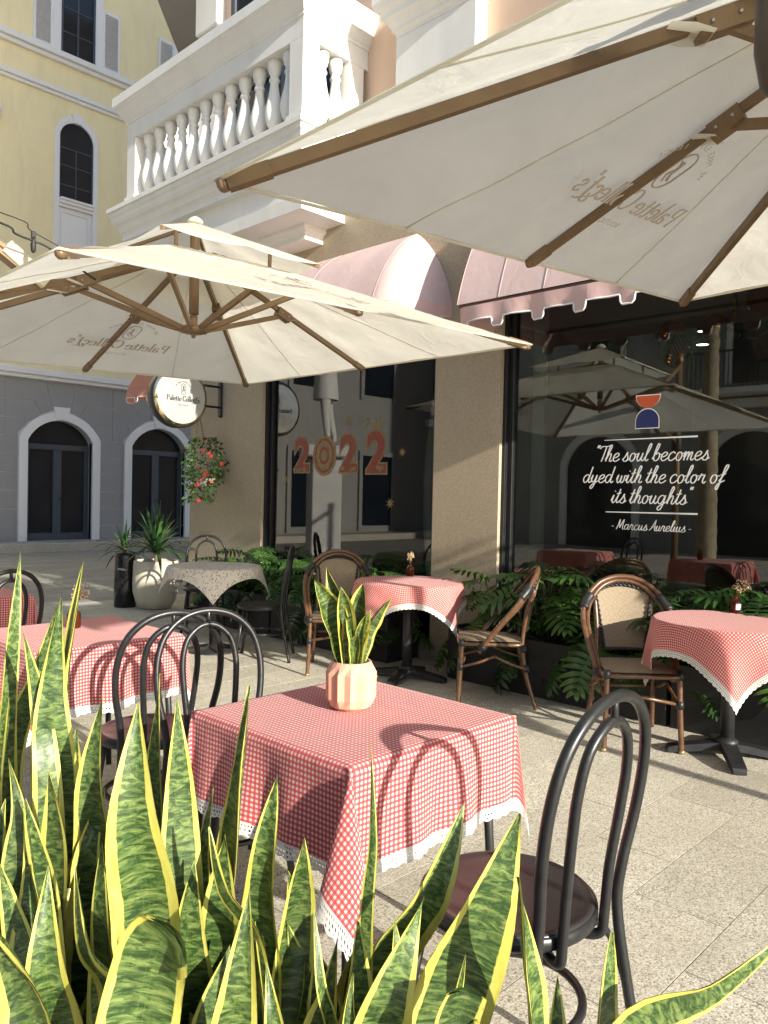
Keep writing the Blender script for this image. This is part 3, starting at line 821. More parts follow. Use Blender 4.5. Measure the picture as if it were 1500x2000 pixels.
# ================================================================ awnings
def fabric(name, c, trans=.35, wr=.25, rough=.9):
    """woven cloth: light shows through"""
    t = NT(name); p = geo_pos(t)
    n1 = t.noise(3.2, 5, .6, p, .4); wv = t.noise(420, 2, .5, p)
    k = t.ramp(n1, [(.3, tuple(x*.93 for x in c)), (.7, tuple(min(1, x*1.04) for x in c))])
    t.col(k).rough(rough).spec(.15)
    bp = t.bump(t.math('ADD', t.math('MULTIPLY', t.noise(5.5, 4, .55, p, .8), wr*3), t.math('MULTIPLY', wv, .12)), .35, .02)
    tr = t.n('BsdfTranslucent'); t.l(k, tr.inputs[0]); t.l(bp.outputs[0], tr.inputs['Normal'])
    mx = t.n('MixShader'); mx.inputs[0].default_value = trans
    t.l(t.b.outputs[0], mx.inputs[1]); t.l(tr.outputs[0], mx.inputs[2]); t.l(mx.outputs[0], t.o.inputs[0])
    return t.m
M['pink'] = fabric('dusty_pink_awning_canvas', (.68, .51, .485), .07)
M['pink_dark'] = fabric('dusty_pink_valance', (.70, .47, .44), .07)
M['salmon'] = fabric('salmon_awning_canvas', (.66, .33, .26), .3)
M['piping'] = plain('white_piping', (.8, .79, .76), .8, 0, .05, 10)
def prof(t, D, zt, zb, bulge):
    a = t*pi/2
    ex_, ez_ = D*sin(a), zt-(zt-zb)*(1-cos(a))
    lx, lz = D*t, zt-(zt-zb)*t
    return lx+(ex_-lx)*bulge, lz+(ez_-lz)*bulge
def valance(path, z, h, tab, every, wd, mat, parent, off=(0, 0, 0)):
    """castellated hanging strip along a plan path"""
    P = [Vector((p[0], p[1], 0)) for p in path]
    L = [0]
    for i in range(1, len(P)): L.append(L[-1]+(P[i]-P[i-1]).length)
    def at(s):
        s = max(0, min(L[-1], s))
        for i in range(1, len(P)):
            if s <= L[i]+1e-9: return P[i-1].lerp(P[i], (s-L[i-1])/max(1e-9, L[i]-L[i-1]))
        return P[-1]
    st = []; s = 0
    r = .018
    base = []
    s = every*.35
    base.append((0, 0))
    while s+wd < L[-1]:
        base += [(s-r*.2, 0), (s, .012), (s+.004, tab-r), (s+r, tab), (s+wd-r, tab), (s+wd-.004, tab-r), (s+wd, .012), (s+wd+r*.2, 0)]
        s += every
    base.append((L[-1], 0))
    full = []
    for (a, da), (b, db) in zip(base[:-1], base[1:]):
        n = max(1, int((b-a)/.06))
        for k in range(n): full.append((a+(b-a)*k/n, da+(db-da)*k/n))
    full.append(base[-1])
    v = []; e = []
    for s, d in full:
        p = at(s); wv = .008*sin(s*21)+.006*sin(s*8.3+1)
        v += [(p.x, p.y, z), (p.x-wv, p.y, z-h*.5), (p.x-wv*1.6, p.y, z-h-d)]
        e.append((p.x-wv*1.6, p.y, z-h-d))
    mb = MB().add(v, [(3*i+a, 3*i+a+1, 3*i+a+4, 3*i+a+3) for i in range(len(full)-1) for a in (0, 1)], True)
    mb.v = [(q[0]-off[0], q[1]-off[1], q[2]-off[2]) for q in mb.v]
    o = obj('valance', mb, mat, parent)
    tb = MB().tube(e, .0065, 6); tb.v = [(q[0]-off[0], q[1]-off[1], q[2]-off[2]) for q in tb.v]
    obj('piping', tb, M['piping'], o)
# dome awning over the 2022 window
a1 = thing('dome_awning', 'dusty pink dome awning over the 2022 window', 'awning', (XF, 5.58, 2.8))
off = a1.location
D1, ZT1, ZB1, YA, YBb, R1 = .55, 3.70, 3.00, 4.62, 6.55, .42
def dome(u_, t):
    ox, z = prof(t, 1, ZT1, ZB1, .5)
    if u_ < .25:
        f = (1-u_/.25)*pi/2; return (XF-.003-D1*ox*cos(f)-off.x, YA-R1*ox*sin(f)-off.y, z-off.z)
    if u_ > .75:
        f = ((u_-.75)/.25)*pi/2; return (XF-.003-D1*ox*cos(f)-off.x, YBb+R1*ox*sin(f)-off.y, z-off.z)
    k = (u_-.25)/.5
    sag = .004*sin(k*pi*4)**2
    return (XF-.003-D1*ox+sag*sin(t*pi)-off.x, YA+(YBb-YA)*k-off.y, z-off.z)
obj('canvas', MB().grid(dome, 64, 18), M['pink'], a1)
path = []
for i in range(41):
    q = dome(i/40, 1.0); path.append((q[0]+off.x, q[1]+off.y))
valance(path, ZB1, .10, .05, .34, .11, M['pink_dark'], a1, off)
for u_ in (.25, .5, .75):
    obj('seam', MB().tube([tuple(c-(.002 if k == 0 else 0) for k, c in enumerate(dome(u_, t/16))) for t in range(17)], .0018, 5), M['pink'], a1)
# barrel awning over the quotation window
a2 = thing('barrel_awning', 'dusty pink awning with castellated valance over the quotation window', 'awning', (XF, 2.1, 2.8))
off = a2.location
Y0, Y1, D2, ZT2, ZB2 = .72, 3.75, .50, 3.76, 2.85
def barrel(u_, t):
    ox, z = prof(t, D2, ZT2, ZB2, .42)
    y = Y1+(Y0-Y1)*u_
    s_ = .004*abs(sin(u_*pi*8))
    return (XF-.003-ox+s_*sin(pi*t)-off.x, y-off.y, z-off.z)
obj('canvas', MB().grid(barrel, 64, 14), M['pink'], a2)
for yy in (Y0, Y1):
    pts = [(p[0], p[2]) for p in (barrel(0 if yy == Y1 else 1, t/14) for t in range(15))]
    v = [(p[0], yy-off.y, p[1]) for p in pts]+[(-.003, yy-off.y, ZB2-off.z)]
    obj('end_panel', MB().add(v, [tuple(range(len(v)))]), M['pink'], a2)
for u_ in [i/8 for i in range(9)]:
    obj('seam', MB().tube([tuple(c-(.002 if k == 0 else 0) for k, c in enumerate(barrel(u_, t/14))) for t in range(15)], .0022, 5), M['pink'], a2)
obj('front_bar', MB().tube([(-D2+.02, Y0-off.y+.01, ZB2-off.z-.012), (-D2+.02, Y1-off.y-.01, ZB2-off.z-.012)], .014, 8), plain('mauve_bar', (.16, .08, .07), .6), a2)
valance([(XF-.02, Y1+.002), (XF-D2+.04, Y1+.004), (XF-D2-.003, Y1-.03), (XF-D2-.003, Y0)], ZB2-.024, .11, .065, .335, .105, M['pink_dark'], a2, off)
# awning on the far side of the building
a3 = thing('side_awning', 'salmon awning jutting from the side wall behind the round sign', 'awning', (5.5, 8.18, 2.6))
off = a3.location
def sidea(u_, t):
    oy, z = prof(t, 1.60, 3.42, 2.76, .35)
    return (5.17+3.4*u_-off.x, 8.183+oy-off.y, z-off.z)
obj('canvas', MB().grid(sidea, 20, 12), M['salmon'], a3)
v = [sidea(0, t/12) for t in range(13)]+[(5.17-off.x, .003, 2.76-off.z)]
obj('end_panel', MB().add(v, [tuple(range(14))]), M['salmon'], a3)
valance([(5.168, 8.19), (5.168, 9.785), (8.6, 9.788)], 2.755, .13, .06, .3, .1, M['salmon'], a3, off)

# ================================================================ round blade sign
sg = thing('blade_sign', 'round white cafe sign on black brackets beside the 2022 window', 'sign', (XF, 7.56, 2.45))
M['signface'] = plain('pearly_sign_face', (.74, .73, .70), .16, .55, .03, 3)
M['gold_rim'] = plain('polished_pale_gold', (.80, .66, .40), .10, 1.0, .05, 3)
CX, CZ, R_ = -.563, -.03, .325
obj('case', MB().lathe([(R_, -.06), (R_+.006, -.055), (R_+.006, .055), (R_, .06)], (CX, 0, CZ), 48, axis='Y'), M['frame'], sg)
obj('rim', MB().lathe([(R_-.001, -.061), (R_-.004, -.066), (R_-.03, -.080), (R_-.036, -.082)], (CX, 0, CZ), 48, axis='Y', cap=False), M['gold_rim'], sg)
face = obj('face', MB().lathe([(R_-.036, -.082), (R_-.10, -.085), (.001, -.087)], (CX, 0, CZ), 48, axis='Y', cap=False), M['signface'], sg)
M['sign_ink'] = plain('dark_sign_ink', (.03, .03, .032), .6)
EXs, NYs = (1, 0, 0), (0, -1, 0)
obj('name_lettering', write(MB(), "Palette ColleCT's".replace('CT', 'cT'), SERIF, .062, (CX+.015, -.0885, CZ-.045), EXs, EZ, NYs, wd=.17, thin=.3), M['sign_ink'], face)
mb = MB()
ring = [(CX+.015+.028*cos(t)*1.0, -.0885, CZ+.085+(.028 if sin(t) > 0 else -.028)+.028*sin(t)) for t in [2*pi*k/24 for k in range(24)]]
mb.tube(ring, .0022, 4, closed=True)
mb.tube([(CX+.002, -.0885, CZ+.06), (CX+.016, -.0885, CZ+.085), (CX+.016, -.0885, CZ+.12)], .005, 5).tube([(CX+.03, -.0885, CZ+.115), (CX+.014, -.0885, CZ+.10), (CX+.03, -.0885, CZ+.075), (CX+.018, -.0885, CZ+.055)], .003, 5)
obj('monogram', mb, M['sign_ink'], face)
def arc_text(t, r, c, a0, a1, size, ex, ey, nrm):
    """small capitals along an arc (a0 to a1 radians, clockwise)"""
    mb = MB(); n = len(t); ex, ey, nrm, c = Vector(ex), Vector(ey), Vector(nrm), Vector(c)
    for i, chh in enumerate(t):
        if chh == ' ': continue
        a = a0+(a1-a0)*i/max(1, n-1)
        me = font_mesh(chh, size)
        o = c+(ex*cos(a)+ey*sin(a))*r
        e1 = ex*sin(a)-ey*cos(a); e2 = ex*cos(a)+ey*sin(a)
        mb.add([o+e1*v.co.x+e2*v.co.y+nrm*.0004 for v in me.vertices], [tuple(p.vertices) for p in me.polygons])
        bpy.data.meshes.remove(me)
    return mb
def line_text(t, c, size, ex, ey, nrm):
    me = font_mesh(t, size, space=1.15); ex, ey, nrm, c = Vector(ex), Vector(ey), Vector(nrm), Vector(c)
    mb = MB().add([c+ex*v.co.x+ey*v.co.y+nrm*.0004 for v in me.vertices], [tuple(p.vertices) for p in me.polygons])
    bpy.data.meshes.remove(me); return mb
obj('arc_lettering', arc_text('WE MAKE EXPERIENCE', .105, (CX+.015, -.0885, CZ+.06), radians(148), radians(32), .020, EXs, EZ, NYs), M['sign_ink'], face)
obj('small_lettering', line_text('BOUTIQUE', (CX+.015, -.0885, CZ-.09), .022, EXs, EZ, NYs), M['sign_ink'], face)
obj('wall_plate', MB().bbox((-.032, -.03, -.20), (-.001, .03, .21), .008), M['frame'], sg)
for z in (-.09, .14):
    obj('bracket_arm', MB().tube([(-.02, 0, z), (CX+sqrt(R_**2-(z-CZ)**2)-.02, 0, z)], .013, 8), M['frame'], sg)
    obj('bolt', MB().lathe([(.012, 0), (.012, .03), (.001, .034)], (-.03, -.036, z), 8, axis='Y'), M['frame'], sg)
# ================================================================ cantilever umbrellas
M['canvas'] = fabric('cream_umbrella_canvas', (.87, .845, .735), .60, .40)
M['bronze'] = plain('bronze_brown_aluminium', (.215, .14, .075), .42, .25, .12, 9)
M['bronze_dark'] = plain('dark_bronze_cap', (.05, .035, .022), .45, .2, .2, 9)
M['print'] = plain('taupe_print_on_canvas', (.46, .40, .33), .9, 0, .15, 20)
M['screw'] = plain('steel_screw', (.5, .5, .48), .3, .9)
def umbrella(label, cx, cy, zr, kx, ky, arm_dir, half=1.5, rise=.62, seed=1):
    """square cantilever umbrella; kx: slope of the tilt along world X; arm_dir: side (radians) where the mast stands"""
    rnd = random.Random(seed)
    U = thing('cantilever_umbrella', label, 'umbrella', (cx, cy, 0), 0, 'cream cantilever umbrellas')
    T = lambda x, y, z: Vector((x, y, z+kx*x+ky*y))
    H = half
    def top(x, y):
        s = max(abs(x), abs(y))/H
        return zr+rise*(1-s)
    # main canopy: four panels from rim to vent, slightly hollow between the ribs
    hole = .30
    dirs = [((1, 0), (0, 1)), ((0, 1), (-1, 0)), ((-1, 0), (0, -1)), ((0, -1), (1, 0))]
    cn = MB(); seams = []
    for d, e in dirs:
        def fn(a, b, d=d, e=e):
            s = hole+(H-hole)*b            # distance of this row from the centre
            q = (a*2-1)*s
            x, y = d[0]*s+e[0]*q, d[1]*s+e[1]*q
            k = abs(a*2-1)                 # 0 at the mid rib, 1 at the corner rib
            sag = -.030*b*sin(pi*k)*(1-.2*b)
            wr_ = .0045*sin(a*31+seed+3*b)*sin(pi*b)+.004*sin((a*2-1)*s*9+b*17+seed)*b+.003*sin(a*57+b*9)*(1-b)
            sag += wr_
            edge = .024*b**3*sin(pi*k)/.6   # taut at the rim
            return T(x*(1-.004*sin(pi*k)*b**4), y*(1-.004*sin(pi*k)*b**4), top(x, y)+sag+edge*.6)
        cn.grid(fn, 24, 16)
        for aq in (.25, .75):
            seams.append([fn(aq, j/12)-Vector((0, 0, .002)) for j in range(13)])
    canopy = obj('canopy', cn, M['canvas'], U)
    for q in seams: obj('seam', MB().tube(q, .003, 5), M['canvas'], canopy)
    hem = []
    for d, e in dirs:
        for i in range(24):
            a = i/24; q = (a*2-1)*H; k = abs(a*2-1)
            x, y = d[0]*H+e[0]*q, d[1]*H+e[1]*q
            hem.append(T(x*(1-.004*sin(pi*k)), y*(1-.004*sin(pi*k)), zr-.004))
    obj('hem', MB().tube(hem, .006, 6, closed=True), M['canvas'], canopy)
    # vent cap
    vt = MB(); VH = .56; vz = zr+rise*(1-VH/H)+.11
    for d, e in dirs:
        def fv(a, b, d=d, e=e):
            s = VH*b; q = (a*2-1)*s; k = abs(a*2-1)
            return T(d[0]*s+e[0]*q, d[1]*s+e[1]*q, vz+.26*(1-b)-.02*sin(pi*k)*b)
        vt.grid(fv, 12, 6)
    obj('vent_cap', vt, M['canvas'], canopy)
    vr = MB()
    for sx in (-1, 1):
        for sy in (-1, 1):
            vr.bar(T(sx*.02, sy*.02, vz+.235), T(sx*(VH-.01), sy*(VH-.01), vz-.012), .018, .022)
            vr.bar(T(sx*.33, sy*.33, zr+rise*(1-.33/H)), T(sx*.33, sy*.33, vz+.26*(1-.33/VH)-.02), .014, .02, (1, 0, 0))
    obj('vent_frame', vr, M['bronze'], U)
    # ribs, struts, hub
    zh = zr+.09
    post = MB().tube([T(0, 0, zh+.10), T(0, 0, vz+.25)], .030, 12).lathe([(.001, 0), (.012, .004), (.016, .03), (.024, .04), (.024, .14)], tuple(T(0, 0, zh-.05)), 12)
    obj('centre_post', post, M['bronze'], U)
    obj('finial', MB().lathe([(.045, 0), (.05, .012), (.035, .028), (.015, .04), (.001, .043)], tuple(T(0, 0, vz+.255)), 16), M['canvas'], U)
    obj('hub', MB().lathe([(.05, -.02), (.085, -.012), (.085, .012), (.05, .03)], tuple(T(0, 0, zh)), 16), M['bronze'], U)
    for i in range(8):
        a = i*pi/4
        dx, dy = cos(a), sin(a)
        m_ = max(abs(dx), abs(dy)); ex, ey = dx/m_*H, dy/m_*H
        corner = i % 2 == 1
        P = lambda s, dz: T(ex*s, ey*s, top(ex*s, ey*s)-dz)
        wdt = .037 if corner else .032
        r_ = obj('rib', MB().bar(P(.05, .035), P(.955, .022), wdt*.7, wdt), M['bronze'], U)
        obj('rib_end', MB().bar(P(.93, .022), P(.985, .021), wdt*.95, wdt*1.2).lathe([(wdt*.6, -.012), (wdt*.6, .012)], tuple(P(.988, .021)), 10, axis='Y'), M['bronze'], r_)
        sj = .35 if corner else .47
        j = P(sj, .05)
        obj('strut', MB().bar(T(dx*.06, dy*.06, zh), j, .022, .032), M['bronze'], U)
        obj('joint', MB().bar(P(sj-.035, .045), P(sj+.035, .045), .05, .06), M['bronze'], r_)
        n_ = Vector((-dy, dx, 0))*.029
        for sgn in (-1, 1):
            for q in (-.018, .018):
                c = P(sj+q, .045)+n_*sgn
                obj('screw', MB().lathe([(.006, -.003), (.006, .003)], tuple(c), 8, axis='X' if abs(dy) > abs(dx) else 'Y'), M['screw'], r_)
        # cloth pocket that keeps the canopy on the rib
        c0, c1 = P(sj+.075, .018), P(sj+.015, .018)
        s_ = Vector((-dy, dx, 0))
        obj('pocket', MB().add([c0+s_*.05, c0-s_*.05, c1-s_*.045-Vector((0, 0, .06)), c1+s_*.045-Vector((0, 0, .06)), (c0+c1)/2+s_*.06-Vector((0, 0, .03)), (c0+c1)/2-s_*.06-Vector((0, 0, .03))], [(0, 1, 5, 2, 3, 4)]), M['canvas'], canopy)
    # printed name on two opposite panels, reads from above
    sl_ = rise/H
    for sgn in (1, -1):
        ey = Vector((0, -sgn, sl_-sgn*ky)).normalized(); ex = Vector((-sgn, 0, -sgn*kx)).normalized()
        nrm = Vector((0, -sgn*sl_+ky, -1)).normalized()
        yy = 1.13*sgn
        c = T(.08, yy, top(0, yy)) + Vector((0, 0, -.034 if sgn > 0 else .012))
        if sgn < 0: nrm = -nrm
        mb = write(MB(), "Palette ColleCT's".replace('CT', 'cT'), SERIF, .118, c, ex, ey, nrm, wd=.15, thin=.3)
        pr_ = obj('printed_name', mb, M['print'], canopy)
        obj('printed_small', line_text('BOUTIQUE', c-ey*.075, .036, ex, ey, nrm), M['print'], pr_)
        obj('printed_arc', arc_text('WE MAKE EXPERIENCE', .20, c+ey*.15, radians(150), radians(30), .036, ex, ey, nrm), M['print'], pr_)
        rg = [c+ey*.225+ex*.05*cos(t)+ey*(.06*sin(t)+(.03 if sin(t) > 0 else -.03))+nrm*.001 for t in [2*pi*k/28 for k in range(28)]]
        mg = MB().tube(rg, .004, 4, closed=True)
        mg.tube([c+ey*.18-ex*.02, c+ey*.21+ex*.0, c+ey*.27+ex*.004], .006, 4).tube([c+ey*.27+ex*.026, c+ey*.24, c+ey*.20+ex*.022, c+ey*.17], .004, 4)
        obj('printed_monogram', mg, M['print'], pr_)
    # mast, arm and base on one side
    ax, ay = cos(arm_dir), sin(arm_dir)
    mx_, my_ = ax*2.02, ay*2.02
    ms = obj('mast', MB().tube([(mx_, my_, .1), (mx_, my_, 3.2)], .043, 16).lathe([(.05, 3.18), (.055, 3.2), (.05, 3.28), (.001, 3.3)], (mx_, my_, 0), 14), M['bronze'], U)
    e_ = T(ax*.98, ay*.98, top(ax*.98, ay*.98)+.03)
    obj('arm', MB().bar((mx_, my_, 3.15), e_, .075, .055), M['bronze'], U)
    obj('arm_sleeve', MB().bar(e_+Vector((ax*.16, ay*.16, .125)), e_-Vector((ax*.05, ay*.05, .02)), .11, .075), M['canvas'], canopy)
    obj('brace', MB().bar((mx_, my_, 2.16), T(ax*.62, ay*.62, top(ax*.62, ay*.62)-.06), .028, .04), M['bronze'], U)
    obj('collar', MB().lathe([(.06, 2.05), (.066, 2.07), (.066, 2.24), (.06, 2.26)], (mx_, my_, 0), 14), M['bronze_dark'], U)
    bs = MB()
    bs.bbox((mx_-.42, my_-.42, .001), (mx_+.42, my_+.42, .10), .012)
    obj('base', bs, plain('grey_base_stone', (.2, .19, .18), .8), U)
    return U
u1 = umbrella('cream cantilever umbrella spread over the tables under the balcony', 2.70, 4.28, 2.315, .04, 0.0, pi, seed=2)
u2 = umbrella('cream cantilever umbrella overhead, its tip below the balcony balusters', 2.74, .34, 2.435, .083, -.034, -pi/2+.5, half=1.51, seed=5)
hd = thing('hanging_fitting', 'dark brown rounded fitting hanging under the overhead umbrella', 'fixture', (1.895, .565, 2.50))  # dark rounded shape of unknown kind, guessed as a hanging fitting
obj('housing', MB().lathe([(.001, -.20), (.05, -.195), (.085, -.16), (.10, -.08), (.10, .25), (.06, .30), (.001, .31)], n=24), M['bronze_dark'], hd)
obj('hook', MB().tube([(0, 0, .30), (0, 0, .42)], .008, 6), M['bronze_dark'], hd)

# ================================================================ festoon cable past the umbrella arm
fc = thing('festoon_cable', 'black festoon light cable on a steel wire above the umbrella arm', 'cable', (1.5, 4.1, 2.6))
off = fc.location
M['rubber'] = plain('black_rubber', (.012, .012, .012), .6, 0, .2, 20)
wire = crom([(.6, 4.9, 3.03), (1.477, 4.1, 2.73), (1.64, 4.1, 2.675), (1.95, 4.05, 2.56)], 8)
obj('steel_wire', MB().tube([p-off+Vector((0, 0, .03)) for p in wire], .003, 6), M['rubber'], fc)
cab = crom([(.6, 4.9, 3.0), (1.1, 4.45, 2.85), (1.477, 4.1, 2.71), (1.55, 4.1, 2.675), (1.64, 4.1, 2.66), (1.72, 4.08, 2.635), (1.95, 4.05, 2.52)], 6)
obj('rubber_cable', MB().tube([p-off for p in cab], .0055, 6), M['rubber'], fc)
for q in ((1.64, 4.1, 2.66), (1.05, 4.5, 2.87)):
    c = Vector(q)-off
    s_ = obj('lamp_socket', MB().lathe([(.006, -.06), (.012, -.05), (.014, -.02), (.010, 0), (.010, .02)], tuple(c), 12), M['rubber'], fc)
    obj('clip', MB().bbox(c-Vector((.012, .006, -.01)), c+Vector((.012, .006, .05)), .003), M['rubber'], s_)
# ================================================================ cloths
def gingham(name, period=.0138, red=(.47, .018, .035), white=(.76, .58, .51)):
    t = NT(name)
    uv = t.tc('UV'); s = t.sep(uv)
    def band(x):
        f = t.math('FRACT', t.math('DIVIDE', x, period))
        return t.mapr(t.math('ABSOLUTE', t.math('SUBTRACT', f, .5)), .235, .265, 1, 0)
    a, b = band(s[0]), band(s[1])
    mid = tuple((r*.55+w_*.45) for r, w_ in zip(red, white))
    one = t.math('MAXIMUM', a, b); both = t.math('MULTIPLY', a, b)
    c = t.mix(one, white, (.56, .085, .095)); c = t.mix(both, c, red)
    th = t.noise(900, 2, .5, uv)
    c = t.mix(t.mapr(th, .35, .65, 0, .18), c, white)
    c = t.mix(t.mapr(t.noise(3.5, 4, .6, uv), .5, .8, 0, .12), c, (.35, .12, .09))
    t.col(c).rough(.92).spec(.12)
    t.b.inputs['Sheen Weight'].default_value = .15
    def crease(x, pos):
        return t.mapr(t.math('ABSOLUTE', t.math('SUBTRACT', x, pos)), 0, .006, .5, 0)
    cr = t.math('ADD', t.math('ADD', crease(s[0], .012), crease(s[1], -.02)), t.math('ADD', crease(s[0], -.27), crease(s[1], .26)))
    hh = t.math('ADD', t.math('MULTIPLY', t.noise(11, 5, .6, uv, .9), 3.2), t.math('MULTIPLY', th, .3))
    t.bump(t.math('ADD', hh, cr), .26, .006)
    tr = t.n('BsdfTranslucent'); t.l(c, tr.inputs[0])
    mx = t.n('MixShader'); mx.inputs[0].default_value = .16
    t.l(t.b.outputs[0], mx.inputs[1]); t.l(tr.outputs[0], mx.inputs[2]); t.l(mx.outputs[0], t.o.inputs[0])
    return t.m
def floral(name):
    t = NT(name); uv = t.tc('UV')
    d = t.voro(52, uv, 'Distance', rnd=.7); c2 = t.sep(t.voro(52, uv, 'Color', rnd=.7))
    n = t.noise(120, 3, .6, uv)
    fl = t.mapr(t.math('ADD', d, t.math('MULTIPLY', n, .5)), .52, .62, .85, 0)
    tone = t.ramp(c2[0], [(0, (.30, .10, .09)), (.5, (.24, .13, .15)), (1, (.20, .14, .09))])
    d2 = t.voro(75, uv, 'Distance')
    sp = t.mapr(t.math('ADD', d2, t.math('MULTIPLY', n, .3)), .30, .36, .55, 0)
    c = t.mix(sp, (.72, .68, .62), (.33, .27, .20)); c = t.mix(fl, c, tone)
    t.col(c).rough(.92).spec(.1)
    t.bump(t.noise(14, 4, .6, uv, .5), .2, .006)
    tr = t.n('BsdfTranslucent'); t.l(c, tr.inputs[0]); mx = t.n('MixShader'); mx.inputs[0].default_value = .2
    t.l(t.b.outputs[0], mx.inputs[1]); t.l(tr.outputs[0], mx.inputs[2]); t.l(mx.outputs[0], t.o.inputs[0])
    return t.m
def lace():
    """crocheted edging: rows of small holes; u runs along the hem, v across it (0 to 1)"""
    t = NT('white_lace'); s = t.sep(t.tc('UV'))
    def hole(pu, v0, ru, rv, sh=0):
        fu = t.math('SUBTRACT', t.math('FRACT', t.math('ADD', t.math('DIVIDE', s[0], pu), sh)), .5)
        a = t.math('POWER', t.math('DIVIDE', fu, ru), 2); b = t.math('POWER', t.math('DIVIDE', t.math('SUBTRACT', s[1], v0), rv), 2)
        return t.math('LESS_THAN', t.math('ADD', a, b), 1)
    h = t.math('MAXIMUM', hole(.008, .22, .24, .07), t.math('MAXIMUM', hole(.011, .50, .24, .08, .3), hole(.014, .78, .20, .06, .1)))
    t.col((.80, .78, .74)).rough(.95).spec(.1)
    tp = t.n('BsdfTransparent'); mx = t.n('MixShader'); t.l(h, mx.inputs[0])
    tl = t.n('BsdfTranslucent'); tl.inputs[0].default_value = (.8, .78, .74, 1); m2 = t.n('MixShader'); m2.inputs[0].default_value = .25
    t.l(t.b.outputs[0], m2.inputs[1]); t.l(tl.outputs[0], m2.inputs[2])
    t.l(m2.outputs[0], mx.inputs[1]); t.l(tp.outputs[0], mx.inputs[2]); t.l(mx.outputs[0], t.o.inputs[0])
    return t.m
M['gingham'] = gingham('red_gingham_cloth'); M['floral'] = floral('small_floral_cloth'); M['lace'] = lace()
def square_drape(s, phase, fold=.5):
    """cloth coordinates (metres from the middle) -> point on a cloth over a square top of half-size s; z is 0 on the top"""
    def fn(a, b):
        ea, eb = max(0, abs(a)-s), max(0, abs(b)-s)
        sa, sb = math.copysign(1, a), math.copysign(1, b)
        r = .012
        if ea == 0 and eb == 0:
            return Vector((a, b, .0015*sin(a*9+phase)*sin(b*8+1)))
        if ea > 0 and eb > 0:
            th = atan2(eb, ea); rho = hypot(ea, eb)
            o = rho*(fold if (a < 0 and b < 0) else .12)*max(0, sin(2*th))**1.2
            w_ = .010*rho/.3*sin(6*th+phase)
            lt = rho*(.30 if (a < 0 and b < 0) else .12)*sin(4*th)*.5
            return Vector((sa*(s+r+o*.72+w_+lt), sb*(s+r+o*.72-w_-lt), -rho*(1-.04*sin(2*th))))
        if ea > 0:
            e, t, sg_ = ea, b, sa
        else:
            e, t, sg_ = eb, a, sb
        k = min(1, e/.3)
        wv = (.010*sin(t*17+phase+sg_+2*sin(t*5))+.008*sin(t*29+phase*2+sg_*2+sin(t*9))+.009*sin(t*7+phase))*k
        edge = (abs(t)/s)**6
        h = r*(1-math.exp(-e/.006))+wv*(1-edge)*1.2+.03*k*(1-edge)*.3
        # hem rises a little towards the middle of each side, as stiff cotton does
        z = -e*(1-.02*k)+.007*k*sin(t*11+phase*3+sg_)+.004*k*sin(t*27+sg_)
        if ea > 0: return Vector((sg_*(s+h), t, z))
        return Vector((t, sg_*(s+h), z))
    return fn
def round_drape(R, phase, nf=8, amp=.15, lean=.10):
    def fn(a, b):
        r = hypot(a, b); ph = atan2(b, a)
        if r <= R: return Vector((a, b, 0.0012*sin(a*12+phase)))
        e = r-R; f = 1-math.exp(-e/.02)
        c4 = .5+.5*cos(4*(ph-pi/4))            # 1 towards the corners
        o = R+.012*f+e*(lean+amp*cos(nf*ph+phase)*min(1, e/.12)*.6-.02*c4)
        return Vector((o*cos(ph), o*sin(ph), -e*(1-.04*f)))
    return fn
def cloth(label, drape, side, top, loc, rz, mat, with_lace=True, group=None, n=84, name='tablecloth'):
    o_ = thing(name, label, 'tablecloth', loc, rz, group)
    h = side/2
    base = lambda a, b: drape((a*2-1)*h, (b*2-1)*h)+Vector((0, 0, top))
    # denser rows near the edge of the top
    obj('cloth', MB().grid(base, n, n, True, lambda a, b: ((a*2-1)*h, (b*2-1)*h)), mat, o_)
    if with_lace:
        L = MB(); wd = .042
        for k in range(4):
            def edge(a, b, k=k):
                t = (a*2-1)*(h+b*wd*.999)
                sc_ = .84+.16*abs(sin((a*2*h)/.018*pi/2))
                e = h-.004+(wd*b*(sc_ if b > .99 else 1))
                p = [(t, -e), (e, t), (-t, e), (-e, -t)][k]
                q = drape(*p)
                return q+Vector((0, 0, top))
            L.grid(edge, int(side/.0055), 3, True, lambda a, b: (a*2*h, b))
        obj('lace_trim', L, M['lace'], o_)
    return o_

